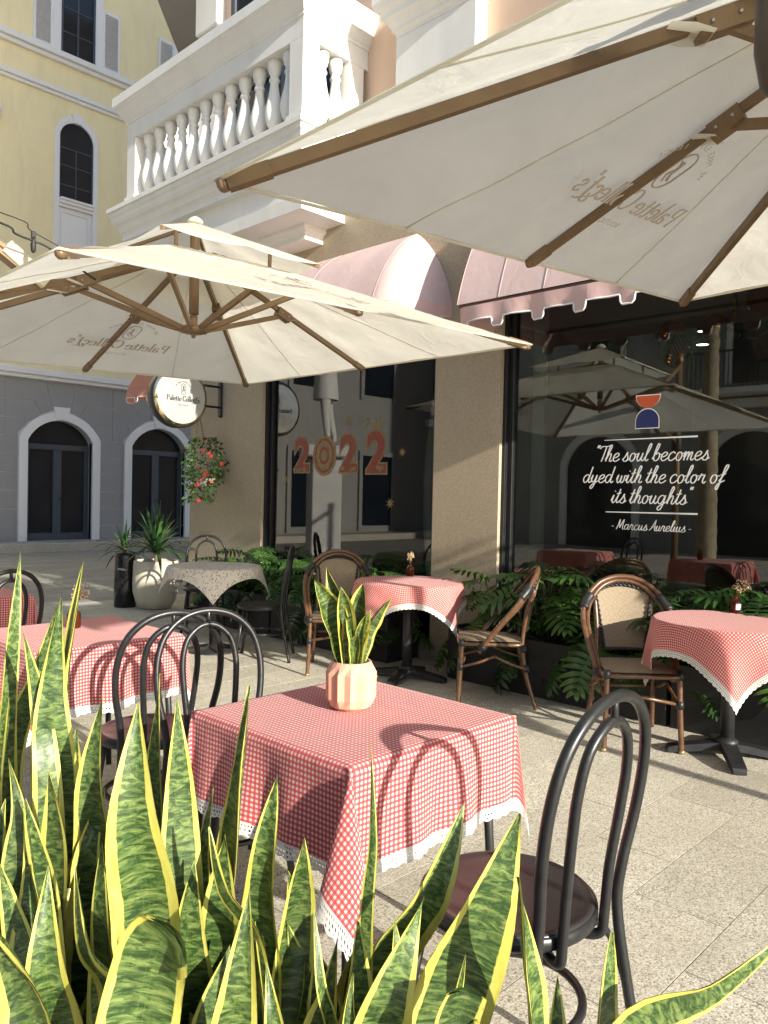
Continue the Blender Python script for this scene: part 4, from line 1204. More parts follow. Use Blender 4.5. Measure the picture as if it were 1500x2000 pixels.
# ================================================================ tables
M['iron'] = plain('black_powder_coated_iron', (.022, .022, .024), .48, .2, .2, 18)
def pedestal_table(label, loc, rz, shape='round', foot='cross', r=.40, h=.747):
    t = thing('cafe_table', label, 'table', loc, rz, 'cafe tables on the terrace')
    if shape == 'round': obj('table_top', MB().lathe([(.001, h-.028), (r-.01, h-.028), (r-.002, h-.02), (r-.002, h-.006), (r-.008, h), (.001, h)], n=40), plain('dark_top', (.09, .06, .04), .5), t)
    else: obj('table_top', MB().bbox((-r, -r, h-.028), (r, r, h), .004), plain('dark_top', (.09, .06, .04), .5), t)
    obj('column', MB().tube([(0, 0, .06), (0, 0, h-.03)], .038, 16), M['iron'], t)
    if foot == 'cross':
        for k in range(4):
            a = k*pi/2
            d = Vector((cos(a), sin(a), 0)); s_ = Vector((-sin(a), cos(a), 0))
            v = []
            for q, wd, z0, z1 in ((.0, .045, .045, .085), (.10, .04, .035, .075), (.27, .036, .008, .046), (.31, .036, .004, .034), (.32, .032, .004, .02)):
                for sg_, z in ((-1, z0), (1, z0), (1, z1), (-1, z1)):
                    v.append(d*q+s_*sg_*wd+Vector((0, 0, z)))
            f = [(4*i+k2, 4*i+(k2+1) % 4, 4*i+4+(k2+1) % 4, 4*i+4+k2) for i in range(4) for k2 in range(4)]+[(0, 3, 2, 1), (16, 17, 18, 19)]
            obj('foot', MB().add(v, f), M['iron'], t, recalc=True)
        obj('flange', MB().lathe([(.06, .07), (.06, .09), (.038, .11)], n=18), M['iron'], t)
    else:
        obj('base_plate', MB().lathe([(.23, .001), (.235, .006), (.23, .016), (.06, .03), (.04, .06)], n=36), M['iron'], t)
    return t
def legged_table(label, loc, s=.325, h=.747):
    t = thing('cafe_table', label, 'table', loc, 0, 'cafe tables on the terrace')
    obj('table_top', MB().bbox((-s, -s, h-.025), (s, s, h), .004), plain('dark_top', (.09, .06, .04), .5), t)
    obj('apron', MB().bbox((-s+.04, -s+.04, h-.06), (s-.04, s-.04, h-.026), .003), M['iron'], t)
    for sx in (-1, 1):
        for sy in (-1, 1):
            obj('leg', MB().tube([(sx*(s-.05), sy*(s-.05), h-.03), (sx*(s-.015), sy*(s-.015), .0)], .014, 10), M['iron'], t)
    return t
TZ = .752
t1 = legged_table('square metal-legged table in front, hidden under red gingham', (1.622, 1.664, 0))
cloth('red gingham tablecloth with lace hem on the front table with the potted plant', square_drape(.330, .4, .36), 1.16, TZ, (1.622, 1.664, 0), 0, M['gingham'])
t2 = legged_table('square metal-legged table behind the two overlapping chairs', (1.60, 3.44, 0))
cloth('red gingham tablecloth with lace hem behind the two overlapping black chairs', square_drape(.33, 2.1, .3), 1.15, TZ, (1.60, 3.44, 0), 0, M['gingham'])
t3 = legged_table('square metal-legged table at the far left edge', (1.62, 5.16, 0))
cloth('red gingham tablecloth cut by the left edge of the picture', square_drape(.33, 3.7, .3), 1.15, TZ, (1.62, 5.16, 0), 0, M['gingham'])
t4 = pedestal_table('round pedestal table in front of the stone pier', (4.46, 4.01, 0), radians(20))
cloth('red gingham cloth on the round table before the stone pier', round_drape(.405, .6, 8, .16), 1.06, TZ, (4.46, 4.01, 0), radians(45), M['gingham'], n=96)
t5 = pedestal_table('round pedestal table with cross foot by the quotation window', (4.44, 1.60, 0), radians(32))
cloth('red gingham cloth with long lace corner on the round table at right', round_drape(.405, 1.9, 8, .17), 1.10, TZ, (4.44, 1.60, 0), radians(70), M['gingham'], n=96)
t6 = pedestal_table('pedestal table with round foot plate under the floral cloth', (3.95, 5.86, 0), 0, 'round', 'plate')
cloth('white cloth with small brown flowers on the table by the left pier', round_drape(.40, .3, 8, .10, .22), .98, TZ, (3.95, 5.86, 0), radians(10), M['floral'], False, n=72)

# ================================================================ black bentwood-style metal chairs
def seat_mat():
    t = NT('brown_black_seat_board')
    t.col(t.ramp(t.noise(7, 5), [(.3, (.018, .015, .016)), (.7, (.034, .028, .029))])).rough(t.mapr(t.noise(20, 3), .3, .7, .3, .42)).spec(.5)
    return t.m
M['seatboard'] = seat_mat()
M['chairblack'] = plain('satin_black_tube', (.014, .014, .015), .36, .0, .2, 30)
def bentwood(label, loc, rz):
    c = thing('bentwood_chair', label, 'chair', loc, rz, 'black bentwood chairs')
    r = .0128
    obj('seat', MB().lathe([(.001, .458), (.165, .458), (.18, .461), (.186, .464), (.195, .462), (.198, .455), (.198, .436), (.192, .430), (.001, .430)], n=48), M['seatboard'], c)
    obj('seat_rim', MB().lathe([(.198, .458), (.203, .455), (.204, .435), (.199, .428), (.19, .427)], n=48, cap=False), M['chairblack'], c)
    half = [(-.19, -.265, 0), (-.178, -.215, .25), (-.168, -.188, .43), (-.172, -.194, .53), (-.196, -.212, .66), (-.196, -.229, .775), (-.164, -.243, .868), (-.095, -.253, .930), (0, -.257, .952)]
    obj('back_hoop', MB().tube(crom(mirx(half), 6), r, 12), M['chairblack'], c)
    inn = [(-.05, -.125, .412), (-.07, -.16, .398), (-.085, -.192, .408), (-.088, -.198, .45), (-.090, -.206, .56), (-.100, -.221, .68), (-.102, -.233, .77), (-.084, -.243, .845), (-.043, -.250, .888), (0, -.252, .901)]
    obj('inner_hoop', MB().tube(crom(mirx(inn), 6), r*.9, 12), M['chairblack'], c)
    obj('weld', MB().lathe([(.001, -.03), (.009, -.02), (.009, .02), (.001, .03)], (0, -.2545, .927), 8), M['chairblack'], c)
    for sx in (-1, 1):
        obj('leg', MB().tube([(sx*.135, .125, .432), (sx*.185, .185, .0)], r, 12), M['chairblack'], c)
        obj('foot_cap', MB().lathe([(.016, 0), (.017, .018), (.014, .022)], (sx*.185, .185, 0), 10), M['rubber'], c)
    ring = [(.172*cos(t), .162*sin(t)-.012, .225) for t in [2*pi*k/36 for k in range(36)]]
    obj('leg_ring', MB().tube(ring, .0105, 10, closed=True), M['chairblack'], c)
    for sx in (-1, 1):
        obj('brace', MB().tube(crom([(sx*.06, -.13, .428), (sx*.13, -.165, .40), (sx*.166, -.185, .34), (sx*.176, -.205, .27)], 5), .008, 8), M['chairblack'], c)
    return c
B0 = bentwood('black bentwood chair at the front table, its back toward the lower right', (1.535, 1.045, 0), radians(0))
B0.scale = (1.02, 1.02, 1.035)
for x, y, rz, lab in (
    (1.604, 2.273, 164, 'black bentwood chair on the far side of the front gingham table'),
    (1.60, 2.802, -12, 'black bentwood chair at the near side of the second gingham table'),
    (4.36, 6.66, 140, 'black bentwood chair behind the floral table against the pier'),
    (4.07, 5.336, 45, 'black bentwood chair seen side on between floral cloth and rattan chair'),
    (1.60, 4.60, 10, 'black bentwood chair at the far left edge behind the snake plants'),
):
    dup(B0, (x, y, 0), radians(rz), lab).scale = (1, 1, 1)

# ================================================================ rattan armchairs
def rattan_mat():
    t = NT('varnished_rattan_pole')
    p = t.tc()
    c = t.ramp(t.noise(28, 5, .6), [(.25, (.065, .028, .014)), (.55, (.12, .056, .027)), (.8, (.18, .095, .046))])
    t.col(c).rough(.32).spec(.5); t.b.inputs['Coat Weight'].default_value = .3
    return t.m
M['rattan'] = rattan_mat()
M['wrap'] = plain('black_binding', (.015, .016, .018), .45, 0, .3, 200)
def mesh_fabric():
    t = NT('woven_taupe_mesh'); uv = t.tc('UV')
    mp = t.n('Mapping'); mp.inputs[3].default_value = (260, 22, 1); t.l(uv, mp.inputs[0])
    n = t.noise(1, 3, .6, mp.outputs[0]); mp2 = t.n('Mapping'); mp2.inputs[3].default_value = (30, 300, 1); t.l(uv, mp2.inputs[0])
    n2 = t.noise(1, 2, .5, mp2.outputs[0])
    c = t.ramp(t.math('ADD', t.math('MULTIPLY', n, .7), t.math('MULTIPLY', n2, .3)), [(.32, (.10, .075, .05)), (.5, (.27, .215, .15)), (.68, (.42, .35, .26))])
    t.col(c).rough(.9).spec(.15); t.bump(n, .3, .002)
    return t.m
M['meshfab'] = mesh_fabric()
def braid(pts, r, n=3, k=90):
    """plaited cord along pts"""
    P = crom(pts, 8); out = MB(); N = len(P)
    L = sum((P[i]-P[i-1]).length for i in range(1, N))
    for s_ in range(n):
        q = []
        for i in range(N):
            t = (P[min(i+1, N-1)]-P[max(0, i-1)]).normalized(); u = t.orthogonal() if False else Vector((0, 1, 0))-t*t.y
            u.normalize(); b = t.cross(u); a = i/N*L*k+2*pi*s_/n
            q.append(P[i]+u*r*.55*sin(2*a)*.6+b*r*cos(a))
        out.tube(q, r*.55, 5)
    return out
def rattan(label, loc, rz):
    c = thing('rattan_armchair', label, 'chair', loc, rz, 'rattan armchairs')
    R = .0155
    for sx in (-1, 1):
        obj('leg', MB().tube(crom([(sx*.215, .215, 0), (sx*.205, .205, .22), (sx*.200, .195, .44)], 4), R, 12), M['rattan'], c)
        obj('leg', MB().tube(crom([(sx*.205, -.30, 0), (sx*.185, -.235, .22), (sx*.172, -.205, .42), (sx*.165, -.225, .60), (sx*.172, -.275, .80)], 5), R*.92, 12), M['rattan'], c)
        obj('foot_cap', MB().lathe([(.017, 0), (.018, .014), (.016, .02)], (sx*.215, .215, 0), 10), plain('brass_foot', (.4, .3, .16), .35, .7), c)
        for q in ((sx*.202, .199, .43), (sx*.204, .203, .27), (sx*.178, -.215, .40), (sx*.186, -.236, .27)):
            obj('binding', MB().tube([(q[0], q[1], q[2]-.022), (q[0], q[1], q[2]+.022)], R*1.3, 12), M['wrap'], c)
    frame = [(-.2, .2, .425), (0, .215, .425), (.2, .2, .425), (.205, 0, .425), (.178, -.2, .425), (0, -.215, .425), (-.178, -.2, .425), (-.205, 0, .425)]
    obj('seat_frame', MB().tube(crom(frame, 5, True), R*.85, 10, closed=True), M['rattan'], c)
    def seat(a, b):
        x, y = (a*2-1), (b*2-1)
        return Vector((x*(.205-.02*(1-b)), .005+y*.21, .444+.016*(1-abs(x)**4)*(1-abs(y)**4)))
    obj('seat_pad', MB().grid(seat, 14, 14).grid(lambda a, b: seat(a, b)-Vector((0, 0, .03)) if 0 else Vector((seat(1-a, b).x, seat(1-a, b).y, .425)), 14, 14), M['meshfab'], c)
    for sx in (-1, 1):
        for (y0, z0, y1, z1) in ((.2, .27, -.02, .345), (-.23, .27, -.02, .345)):
            obj('stretcher', MB().tube(crom([(sx*.204, y0, z0), (sx*.20, (y0+y1)/2, z0+.03), (sx*.195, y1, z1)], 4), .010, 8), M['rattan'], c)
    obj('stretcher', MB().tube([(-.2, .2, .27), (0, .17, .30), (.2, .2, .27)], .010, 8), M['rattan'], c)
    obj('stretcher', MB().tube([(-.187, -.235, .27), (.187, -.235, .27)], .010, 8), M['rattan'], c)
    arch = [(-.222, .085, .372), (-.235, .03, .46), (-.262, -.075, .60), (-.268, -.155, .70), (-.235, -.225, .80), (-.155, -.28, .885), (-.07, -.305, .922), (0, -.310, .930)]
    obj('arm_hoop', MB().tube(crom(mirx(arch), 6), R, 12), M['rattan'], c)
    arch2 = [(p[0]*.895, p[1]-.004, p[2]-(.024 if i > 3 else .008*i)) for i, p in enumerate(arch)]
    obj('arm_hoop', MB().tube(crom(mirx(arch2), 6), R*.9, 12), M['rattan'], c)
    for sx in (-1, 1):
        obj('binding', MB().tube([(sx*.226, .075, .392), (sx*.230, .055, .425)], R*1.9, 12), M['wrap'], c)
        obj('binding', MB().tube(crom([(sx*.255, -.18, .745), (sx*.235, -.215, .785), (sx*.205, -.24, .82)], 4), R*1.75, 12), M['wrap'], c)
    def bk(a, b):
        x = a*2-1; wd = .128+.045*b
        top = .80+.085*sqrt(max(0, 1-x*x*.95))
        z = .50+(top-.50)*b
        y = -.215-.085*((z-.45)/.45)**1.3-.028*(1-x*x)
        return Vector((x*wd, y, z))
    def bkb(a, b):
        q = bk(1-a, b); return q+Vector((0, -.006, 0))
    bp = obj('back_panel', MB().grid(bk, 16, 16).grid(bkb, 16, 16), M['meshfab'], c)
    rim = [bk(0, j/10) for j in range(11)]+[bk(i/12, 1) for i in range(1, 12)]+[bk(1, 1-j/10) for j in range(11)]
    obj('braid', braid([q+Vector((0, .009, 0)) for q in rim], .0115, 3, 70), M['wrap'], bp)
    obj('back_rail', MB().tube([bk(i/8, 0)+Vector((0, -.003, -.006)) for i in range(9)], .010, 8), M['wrap'], c)
    return c
R0 = rattan('rattan armchair facing the viewer beside the round table at right', (4.303, 2.09, 0), radians(131.7))
for x, y, rz, lab in (
    (4.411, 3.196, 39, 'rattan armchair seen side on between the two round tables'),
    (4.24, 4.574, 136, 'rattan armchair behind the small table plant, facing the round table'),
):
    dup(R0, (x, y, 0), radians(rz), lab)
# ================================================================ snake plants in the foreground trough
def snake_mat(name, margin=.62, bright=1.0):
    """variegated blade: yellow margins, green middle with wavy darker cross bands; u across (0-1), v along in metres"""
    t = NT(name); uv = t.tc('UV'); s = t.sep(uv)
    oi = t.n('ObjectInfo').outputs['Random']
    au = t.math('ABSOLUTE', t.math('SUBTRACT', t.math('MULTIPLY', s[0], 2), 1))
    cmb = t.n('CombineXYZ'); t.l(t.math('MULTIPLY', s[0], .35), cmb.inputs[0]); t.l(t.math('ADD', s[1], t.math('MULTIPLY', oi, 7)), cmb.inputs[1]); t.l(oi, cmb.inputs[2])
    wob = t.noise(14, 4, .6, cmb.outputs[0])
    mp = t.n('Mapping'); mp.inputs[3].default_value = (7, 130, 1); t.l(cmb.outputs[0], mp.inputs[0])
    band = t.noise(1.0, 5, .68, mp.outputs[0], .9)
    zone = t.noise(7, 3, .5, cmb.outputs[0])
    g = t.ramp(band, [(.40, (.018, .042, .012)), (.50, (.062, .108, .028)), (.62, (.17, .225, .065))])
    g = t.mix(t.mapr(zone, .4, .65, 0, .75), g, t.ramp(band, [(.44, (.024, .060, .014)), (.55, (.10, .16, .036)), (.67, (.24, .30, .10))]))
    # faint pale streaks run lengthwise beside the margin
    mp2 = t.n('Mapping'); mp2.inputs[3].default_value = (60, 1.3, 1); t.l(uv, mp2.inputs[0])
    lg = t.noise(1, 3, .5, mp2.outputs[0])
    g = t.mix(t.mapr(lg, .58, .74, 0, .45), g, (.17, .24, .05))
    m_ = t.math('ADD', t.math('ADD', margin-.09, t.math('MULTIPLY', oi, .18)), t.math('MULTIPLY', t.math('SUBTRACT', wob, .5), .30))
    e = t.mapr(t.math('SUBTRACT', au, m_), -.012, .018, 0, 1)
    yl = t.ramp(t.noise(22, 4, .6, cmb.outputs[0]), [(.3, (.50, .45, .07)), (.6, (.62, .58, .13)), (.85, (.66, .62, .28))])
    hv = t.n('HueSaturation'); t.l(g, hv.inputs['Color']); t.l(t.mapr(t.math('FRACT', t.math('MULTIPLY', oi, 13.7)), 0, 1, .78, 1.2), hv.inputs['Value'])
    c = t.mix(e, hv.outputs[0], yl)
    # dry rim and the odd scar
    rim = t.mapr(au, .955, .995, 0, .8)
    c = t.mix(t.math('MULTIPLY', rim, t.mapr(t.noise(35, 3, .6, cmb.outputs[0]), .5, .65)), c, (.20, .085, .025))
    sp = t.voro(26, cmb.outputs[0], 'Distance')
    c = t.mix(t.mapr(sp, .05, .10, .8, 0), c, (.24, .11, .04))
    dust = t.noise(5, 6, .7, cmb.outputs[0], .6)
    c = t.mix(t.mapr(dust, .55, .8, 0, .16), c, (.30, .28, .16))
    t.col(c).rough(t.mapr(wob, .3, .7, .34, .5)).spec(.5)
    t.bump(t.math('ADD', t.math('MULTIPLY', lg, .8), band), .12, .003)
    tr = t.n('BsdfTranslucent'); t.l(c, tr.inputs[0]); mx = t.n('MixShader'); mx.inputs[0].default_value = .12
    t.l(t.b.outputs[0], mx.inputs[1]); t.l(tr.outputs[0], mx.inputs[2]); t.l(mx.outputs[0], t.o.inputs[0])
    return t.m
M['snake'] = snake_mat('variegated_snake_leaf', .74)
M['snake_pot'] = snake_mat('variegated_small_leaf', .80)
def blade(pts, wd, yaw, seed=0, n=26, cup=.22, tipw=.42, flat_tip=False, thick=.0032):
    """strap leaf along pts (soil -> tip), wd wide, face turned by yaw round its length from the viewer"""
    rnd = random.Random(seed)
    P = crom(pts, max(3, n//(len(pts)-1)))
    N = len(P); L = [0]
    for i in range(1, N): L.append(L[-1]+(P[i]-P[i-1]).length)
    tot = L[-1]
    tw = rnd.uniform(-.5, .5); wob = rnd.uniform(0, 6); wa = rnd.uniform(.02, .07)
    front, back_ = [], []; uv = []
    K = 6
    for i in range(N):
        s = L[i]/tot
        T = (P[min(i+1, N-1)]-P[max(i-1, 0)]).normalized()
        v = Vector((-.72, -.69, 0)); v = (v-T*v.dot(T)).normalized()     # roughly to the viewer
        a = radians(yaw)+tw*(s-.5)
        v = Matrix.Rotation(a, 3, T) @ v
        x = T.cross(v)
        if flat_tip: k = (.42+.58*min(1, s/.45))*(1-.15*max(0, s-.8)/.2)
        else:
            k = (.55+.45*min(1, (s/.5))**.8) if s < .60 else max(0, 1-((s-.60)/.40)**(1.25+tipw+.3*sin(seed)))
        hw = wd/2*max(.012, k)
        for j in range(K+1):
            u = j/K*2-1
            und = wa*sin(s*19+wob+u*1.3)*wd*abs(u)**2
            p = P[i]+x*u*hw+v*((u*u-.5)*hw*cup*2+und)
            th = thick*(1-u*u*.85)*min(1, k*3)
            front.append(p+v*th); back_.append(p-v*th); uv.append((j/K, L[i]))
    f = []
    W = K+1
    for i in range(N-1):
        for j in range(K):
            q = i*W+j
            f.append((q, q+1, q+W+1, q+W))
    mb = MB().add(front, f, True, uv).add(back_, [tuple(reversed(q)) for q in f], True, uv)
    return mb
SNAKE = [
 (0.463, 1.262, 0.469, 1.26, 0.963, 0.487, 1.252, 1.311, 0.029, 60),
 (0.52, 1.173, 0.527, 1.17, 0.925, 0.545, 1.162, 1.291, 0.035, -55),
 (0.499, 1.137, 0.501, 1.139, 0.911, 0.505, 1.144, 1.244, 0.055, 5),
 (0.459, 1.296, 0.483, 1.274, 0.973, 0.538, 1.225, 1.232, 0.037, 50),
 (0.487, 1.094, 0.473, 1.112, 0.986, 0.449, 1.143, 1.196, 0.032, 25),
 (0.408, 1.03, 0.402, 1.039, 0.902, 0.396, 1.05, 1.048, 0.04, 30),
 (0.5, 1.02, 0.503, 1.02, 0.889, 0.51, 1.02, 1.119, 0.055, -8),
 (0.535, 0.923, 0.532, 0.931, 0.828, 0.523, 0.948, 1.119, 0.063, 4),
 (0.609, 1.05, 0.611, 1.051, 0.875, 0.617, 1.053, 1.125, 0.034, -30),
 (0.596, 0.947, 0.594, 0.952, 0.825, 0.591, 0.964, 1.112, 0.047, 30),
 (0.628, 0.912, 0.637, 0.907, 0.797, 0.662, 0.891, 1.129, 0.04, -50),
 (0.639, 0.841, 0.646, 0.837, 0.73, 0.663, 0.828, 1.018, 0.053, -20),
 (0.66, 1.022, 0.67, 1.016, 0.773, 0.684, 1.007, 0.948, 0.028, 20),
 (0.652, 0.797, 0.66, 0.793, 0.689, 0.676, 0.784, 0.947, 0.046, 15),
 (0.717, 0.706, 0.719, 0.707, 0.845, 0.723, 0.71, 1.079, 0.023, -20),
 (0.676, 0.686, 0.68, 0.686, 0.7, 0.684, 0.687, 0.867, 0.054, 15),
 (0.725, 0.753, 0.761, 0.718, 0.755, 0.84, 0.644, 0.991, 0.058, 25),
 (0.732, 0.63, 0.759, 0.605, 0.741, 0.824, 0.545, 1.006, 0.076, 10),
 (0.781, 0.464, 0.771, 0.479, 0.791, 0.755, 0.5, 0.966, 0.034, 55),
 (0.837, 0.433, 0.842, 0.432, 0.737, 0.848, 0.43, 0.894, 0.047, 25),
 (0.753, 0.466, 0.824, 0.395, 0.795, 0.945, 0.272, 0.911, 0.045, 15),
 (0.647, 0.66, 0.671, 0.639, 0.729, 0.711, 0.603, 0.92, 0.064, 12),
 (0.679, 0.569, 0.697, 0.555, 0.759, 0.714, 0.541, 0.876, 0.025, 40),
 (0.678, 0.513, 0.68, 0.515, 0.777, 0.681, 0.516, 0.856, 0.04, 5),
 (0.434, 0.999, 0.434, 1.004, 0.823, 0.432, 1.011, 1.036, 0.048, -15),
 (0.406, 0.911, 0.403, 0.918, 0.733, 0.398, 0.929, 0.947, 0.053, 20),
 (0.482, 0.847, 0.459, 0.875, 0.777, 0.425, 0.915, 0.939, 0.04, -35),
 (0.53, 0.753, 0.539, 0.747, 0.74, 0.553, 0.738, 0.933, 0.044, 5),
 (0.65, 0.775, 0.619, 0.81, 0.809, 0.577, 0.859, 0.964, 0.029, -30),
 (0.369, 0.779, 0.338, 0.814, 0.807, 0.296, 0.863, 0.961, 0.059, -20),
 (0.502, 1.044, 0.51, 1.039, 0.801, 0.521, 1.033, 0.982, 0.05, 10),
 (0.419, 0.955, 0.401, 0.978, 0.755, 0.373, 1.012, 0.927, 0.04, 30),
 (0.672, 0.691, 0.661, 0.706, 0.719, 0.645, 0.728, 0.885, 0.023, 40),
 (0.647, 0.746, 0.662, 0.734, 0.691, 0.68, 0.719, 0.836, 0.039, -25),
 (0.753, 0.635, 0.743, 0.649, 0.694, 0.73, 0.668, 0.863, 0.039, 20),
 (0.418, 1.1, 0.426, 1.095, 0.732, 0.441, 1.087, 0.944, 0.049, 0),
 (0.5, 1.071, 0.503, 1.072, 0.672, 0.508, 1.074, 0.928, 0.047, 35),
 (0.53, 1.011, 0.533, 1.01, 0.665, 0.541, 1.01, 0.909, 0.05, -20),
 (0.608, 0.987, 0.607, 0.991, 0.662, 0.605, 1.002, 0.923, 0.052, 15),
 (0.612, 0.896, 0.607, 0.905, 0.652, 0.597, 0.922, 0.892, 0.049, -10),
 (0.428, 1.147, 0.429, 1.149, 0.706, 0.432, 1.154, 0.955, 0.044, 20),
 (0.697, 0.779, 0.687, 0.792, 0.641, 0.673, 0.813, 0.821, 0.044, 30),
 (0.649, 0.944, 0.651, 0.945, 0.626, 0.656, 0.947, 0.894, 0.045, 0),
 (0.602, 0.72, 0.594, 0.732, 0.707, 0.586, 0.745, 0.831, 0.037, 20),
 (0.4, 1.223, 0.407, 1.22, 0.837, 0.422, 1.212, 1.138, 0.045, 10),
 (0.456, 1.265, 0.462, 1.262, 0.804, 0.476, 1.257, 1.099, 0.048, -20),
 (0.548, 1.196, 0.551, 1.197, 0.748, 0.556, 1.199, 1.023, 0.052, 20),
 (0.376, 1.102, 0.371, 1.111, 0.783, 0.362, 1.128, 1.023, 0.048, 0),
 (0.853, 0.388, 0.869, 0.375, 0.73, 0.881, 0.365, 0.824, 0.035, -30),
 (0.654, 0.638, 0.649, 0.647, 0.724, 0.645, 0.654, 0.833, 0.034, 10),
 (0.827, 0.487, 0.829, 0.488, 0.702, 0.831, 0.49, 0.826, 0.031, -20),
 (0.447, 0.995, 0.442, 1.003, 0.603, 0.435, 1.017, 0.788, 0.047, 15.3401),
 (0.398, 1.008, 0.391, 1.018, 0.643, 0.381, 1.034, 0.813, 0.049, -21.7841),
 (0.497, 0.931, 0.492, 0.94, 0.67, 0.483, 0.956, 0.892, 0.046, 15.3459),
 (0.712, 0.848, 0.713, 0.851, 0.485, 0.714, 0.856, 0.679, 0.062, 33.44),
 (0.495, 0.94, 0.49, 0.948, 0.733, 0.482, 0.963, 0.942, 0.054, -32.9083),
 (0.612, 0.887, 0.616, 0.887, 0.742, 0.622, 0.887, 0.932, 0.054, -15.8494),
 (0.461, 1.13, 0.458, 1.138, 0.528, 0.451, 1.152, 0.764, 0.057, 3.24797),
 (0.621, 1.036, 0.619, 1.042, 0.467, 0.613, 1.054, 0.683, 0.066, -2.16026),
 (0.664, 0.854, 0.656, 0.865, 0.566, 0.644, 0.883, 0.755, 0.06, -4.5933),
 (0.629, 0.99, 0.635, 0.988, 0.541, 0.645, 0.984, 0.756, 0.064, -35.7783),
 (0.551, 1.093, 0.551, 1.096, 0.482, 0.552, 1.104, 0.741, 0.052, 17.5384),
 (0.387, 1.087, 0.386, 1.092, 0.755, 0.383, 1.1, 0.937, 0.054, 17.2596),
 (0.387, 1.127, 0.392, 1.127, 0.545, 0.4, 1.125, 0.773, 0.054, -27.6285),
 (0.724, 0.856, 0.723, 0.862, 0.658, 0.72, 0.871, 0.857, 0.048, 34.991),
 (0.472, 0.988, 0.485, 0.978, 0.595, 0.508, 0.961, 0.802, 0.055, -31.4883),
 (0.416, 0.978, 0.41, 0.988, 0.798, 0.4, 1.005, 1.005, 0.054, 19.8836),
 (0.578, 0.863, 0.588, 0.857, 0.602, 0.604, 0.846, 0.804, 0.053, 22.7326),
 (0.413, 0.981, 0.408, 0.99, 0.826, 0.401, 1.003, 0.999, 0.043, -44.0789),
 (0.434, 1.195, 0.438, 1.195, 0.492, 0.445, 1.194, 0.714, 0.047, -1.35946),
 (0.615, 0.82, 0.619, 0.819, 0.659, 0.625, 0.818, 0.838, 0.054, -31.4839),
 (0.571, 1.109, 0.569, 1.115, 0.6, 0.564, 1.127, 0.853, 0.057, -36.1501),
 (0.446, 1.05, 0.453, 1.047, 0.555, 0.465, 1.04, 0.78, 0.051, 34.7409),
 (0.436, 1.011, 0.444, 1.007, 0.696, 0.455, 1, 0.874, 0.043, -44.7547),
 (0.576, 0.915, 0.582, 0.912, 0.611, 0.593, 0.907, 0.816, 0.044, 30.7155),
 (0.379, 1.052, 0.373, 1.062, 0.67, 0.363, 1.077, 0.855, 0.046, 5.93203),
 (0.498, 1.066, 0.503, 1.065, 0.723, 0.511, 1.063, 0.926, 0.062, -1.92218),
 (0.74, 0.675, 0.731, 0.689, 0.607, 0.715, 0.711, 0.8, 0.042, -44.3253),
 (0.665, 0.734, 0.666, 0.737, 0.599, 0.667, 0.742, 0.814, 0.056, 27.5403),
 (0.759, 0.658, 0.753, 0.668, 0.522, 0.742, 0.686, 0.737, 0.047, -21.6414),
 (0.875, 0.757, 0.882, 0.753, 0.457, 0.897, 0.745, 0.711, 0.064, -42.9704),
 (0.915, 0.711, 0.912, 0.718, 0.411, 0.905, 0.733, 0.659, 0.064, 13.2427),
 (0.692, 0.76, 0.688, 0.768, 0.581, 0.681, 0.781, 0.778, 0.047, 27.5468),
 (0.827, 0.634, 0.816, 0.648, 0.495, 0.797, 0.675, 0.717, 0.045, 25.8212),
 (0.801, 0.786, 0.799, 0.792, 0.542, 0.796, 0.802, 0.749, 0.062, -38.0846),
]
PL = Vector((.693, -.721, 0)); PD = Vector((.721, .693, 0))
tro = thing('planter_trough', 'long dark planter trough under the foreground snake plants', 'planter', (.60, .88, 0), atan2(-.721, .693))
bx = MB()
for a, b in (((-.85, -.29, 0), (.62, -.26, .40)), ((-.85, .26, 0), (.62, .29, .40)), ((-.85, -.26, 0), (-.82, .26, .40)), ((.59, -.26, 0), (.62, .26, .40)), ((-.82, -.26, .01), (.59, .26, .03))):
    bx.bbox(a, b, .004)
obj('trough', bx, M['iron'], tro)
obj('soil', MB().grid(lambda a, b: Vector((-.82+1.41*a, -.26+.52*b, .335+.012*sin(a*40)*sin(b*23))), 30, 12), plain('dark_potting_soil', (.035, .024, .016), .95, 0, .4, 60, .6), tro)
BINS = [(-9, -.50, 'snake plant clump at the far left edge of the foreground'), (-.50, -.40, 'tall snake plant clump with three long upright leaves at lower left'), (-.40, -.27, 'dense snake plant clump around the curled leaf at lower left'),
        (-.27, -.14, 'snake plant clump in front of the left side of the gingham table'), (-.14, .0, 'snake plant clump below the hanging tablecloth corner'), (.0, .12, 'snake plant clump with broad leaf leaning over the chair seat'), (.12, 9, 'sparse snake plant clump at lower right corner')]
roots = []
for a, b, lab in BINS:
    ls = [q for q in SNAKE if a <= Vector((q[0], q[1], 0)).dot(PL) < b]
    c = sum((Vector((q[0], q[1], 0)) for q in ls), Vector())/max(1, len(ls)); c.z = .335
    root = thing('snake_plant', lab, 'plant', c, 0, 'snake plants in the foreground trough')
    roots.append((root, c))
    for i, q in enumerate(ls):
        S, B_, T_ = Vector((q[0], q[1], .33)), Vector(q[2:5]), Vector(q[5:8])
        rnd = random.Random(hash(q) & 0xffff)
        mid = B_.lerp(T_, .5)+PD*rnd.uniform(-.03, .03)+PL*rnd.uniform(-.010, .010)
        cut = abs(q[8]-.04) < .0007 and q[9] == 5
        pts = [S-c, (S.lerp(B_, .55)-c), B_-c, mid-c, T_-c]
        obj('leaf', blade(pts, q[8]*(1.0 if q[8] < .026 else 1.42), q[9], seed=i*7+int(q[8]*1000), flat_tip=cut, cup=rnd.uniform(.08, .3)), M['snake'], root)
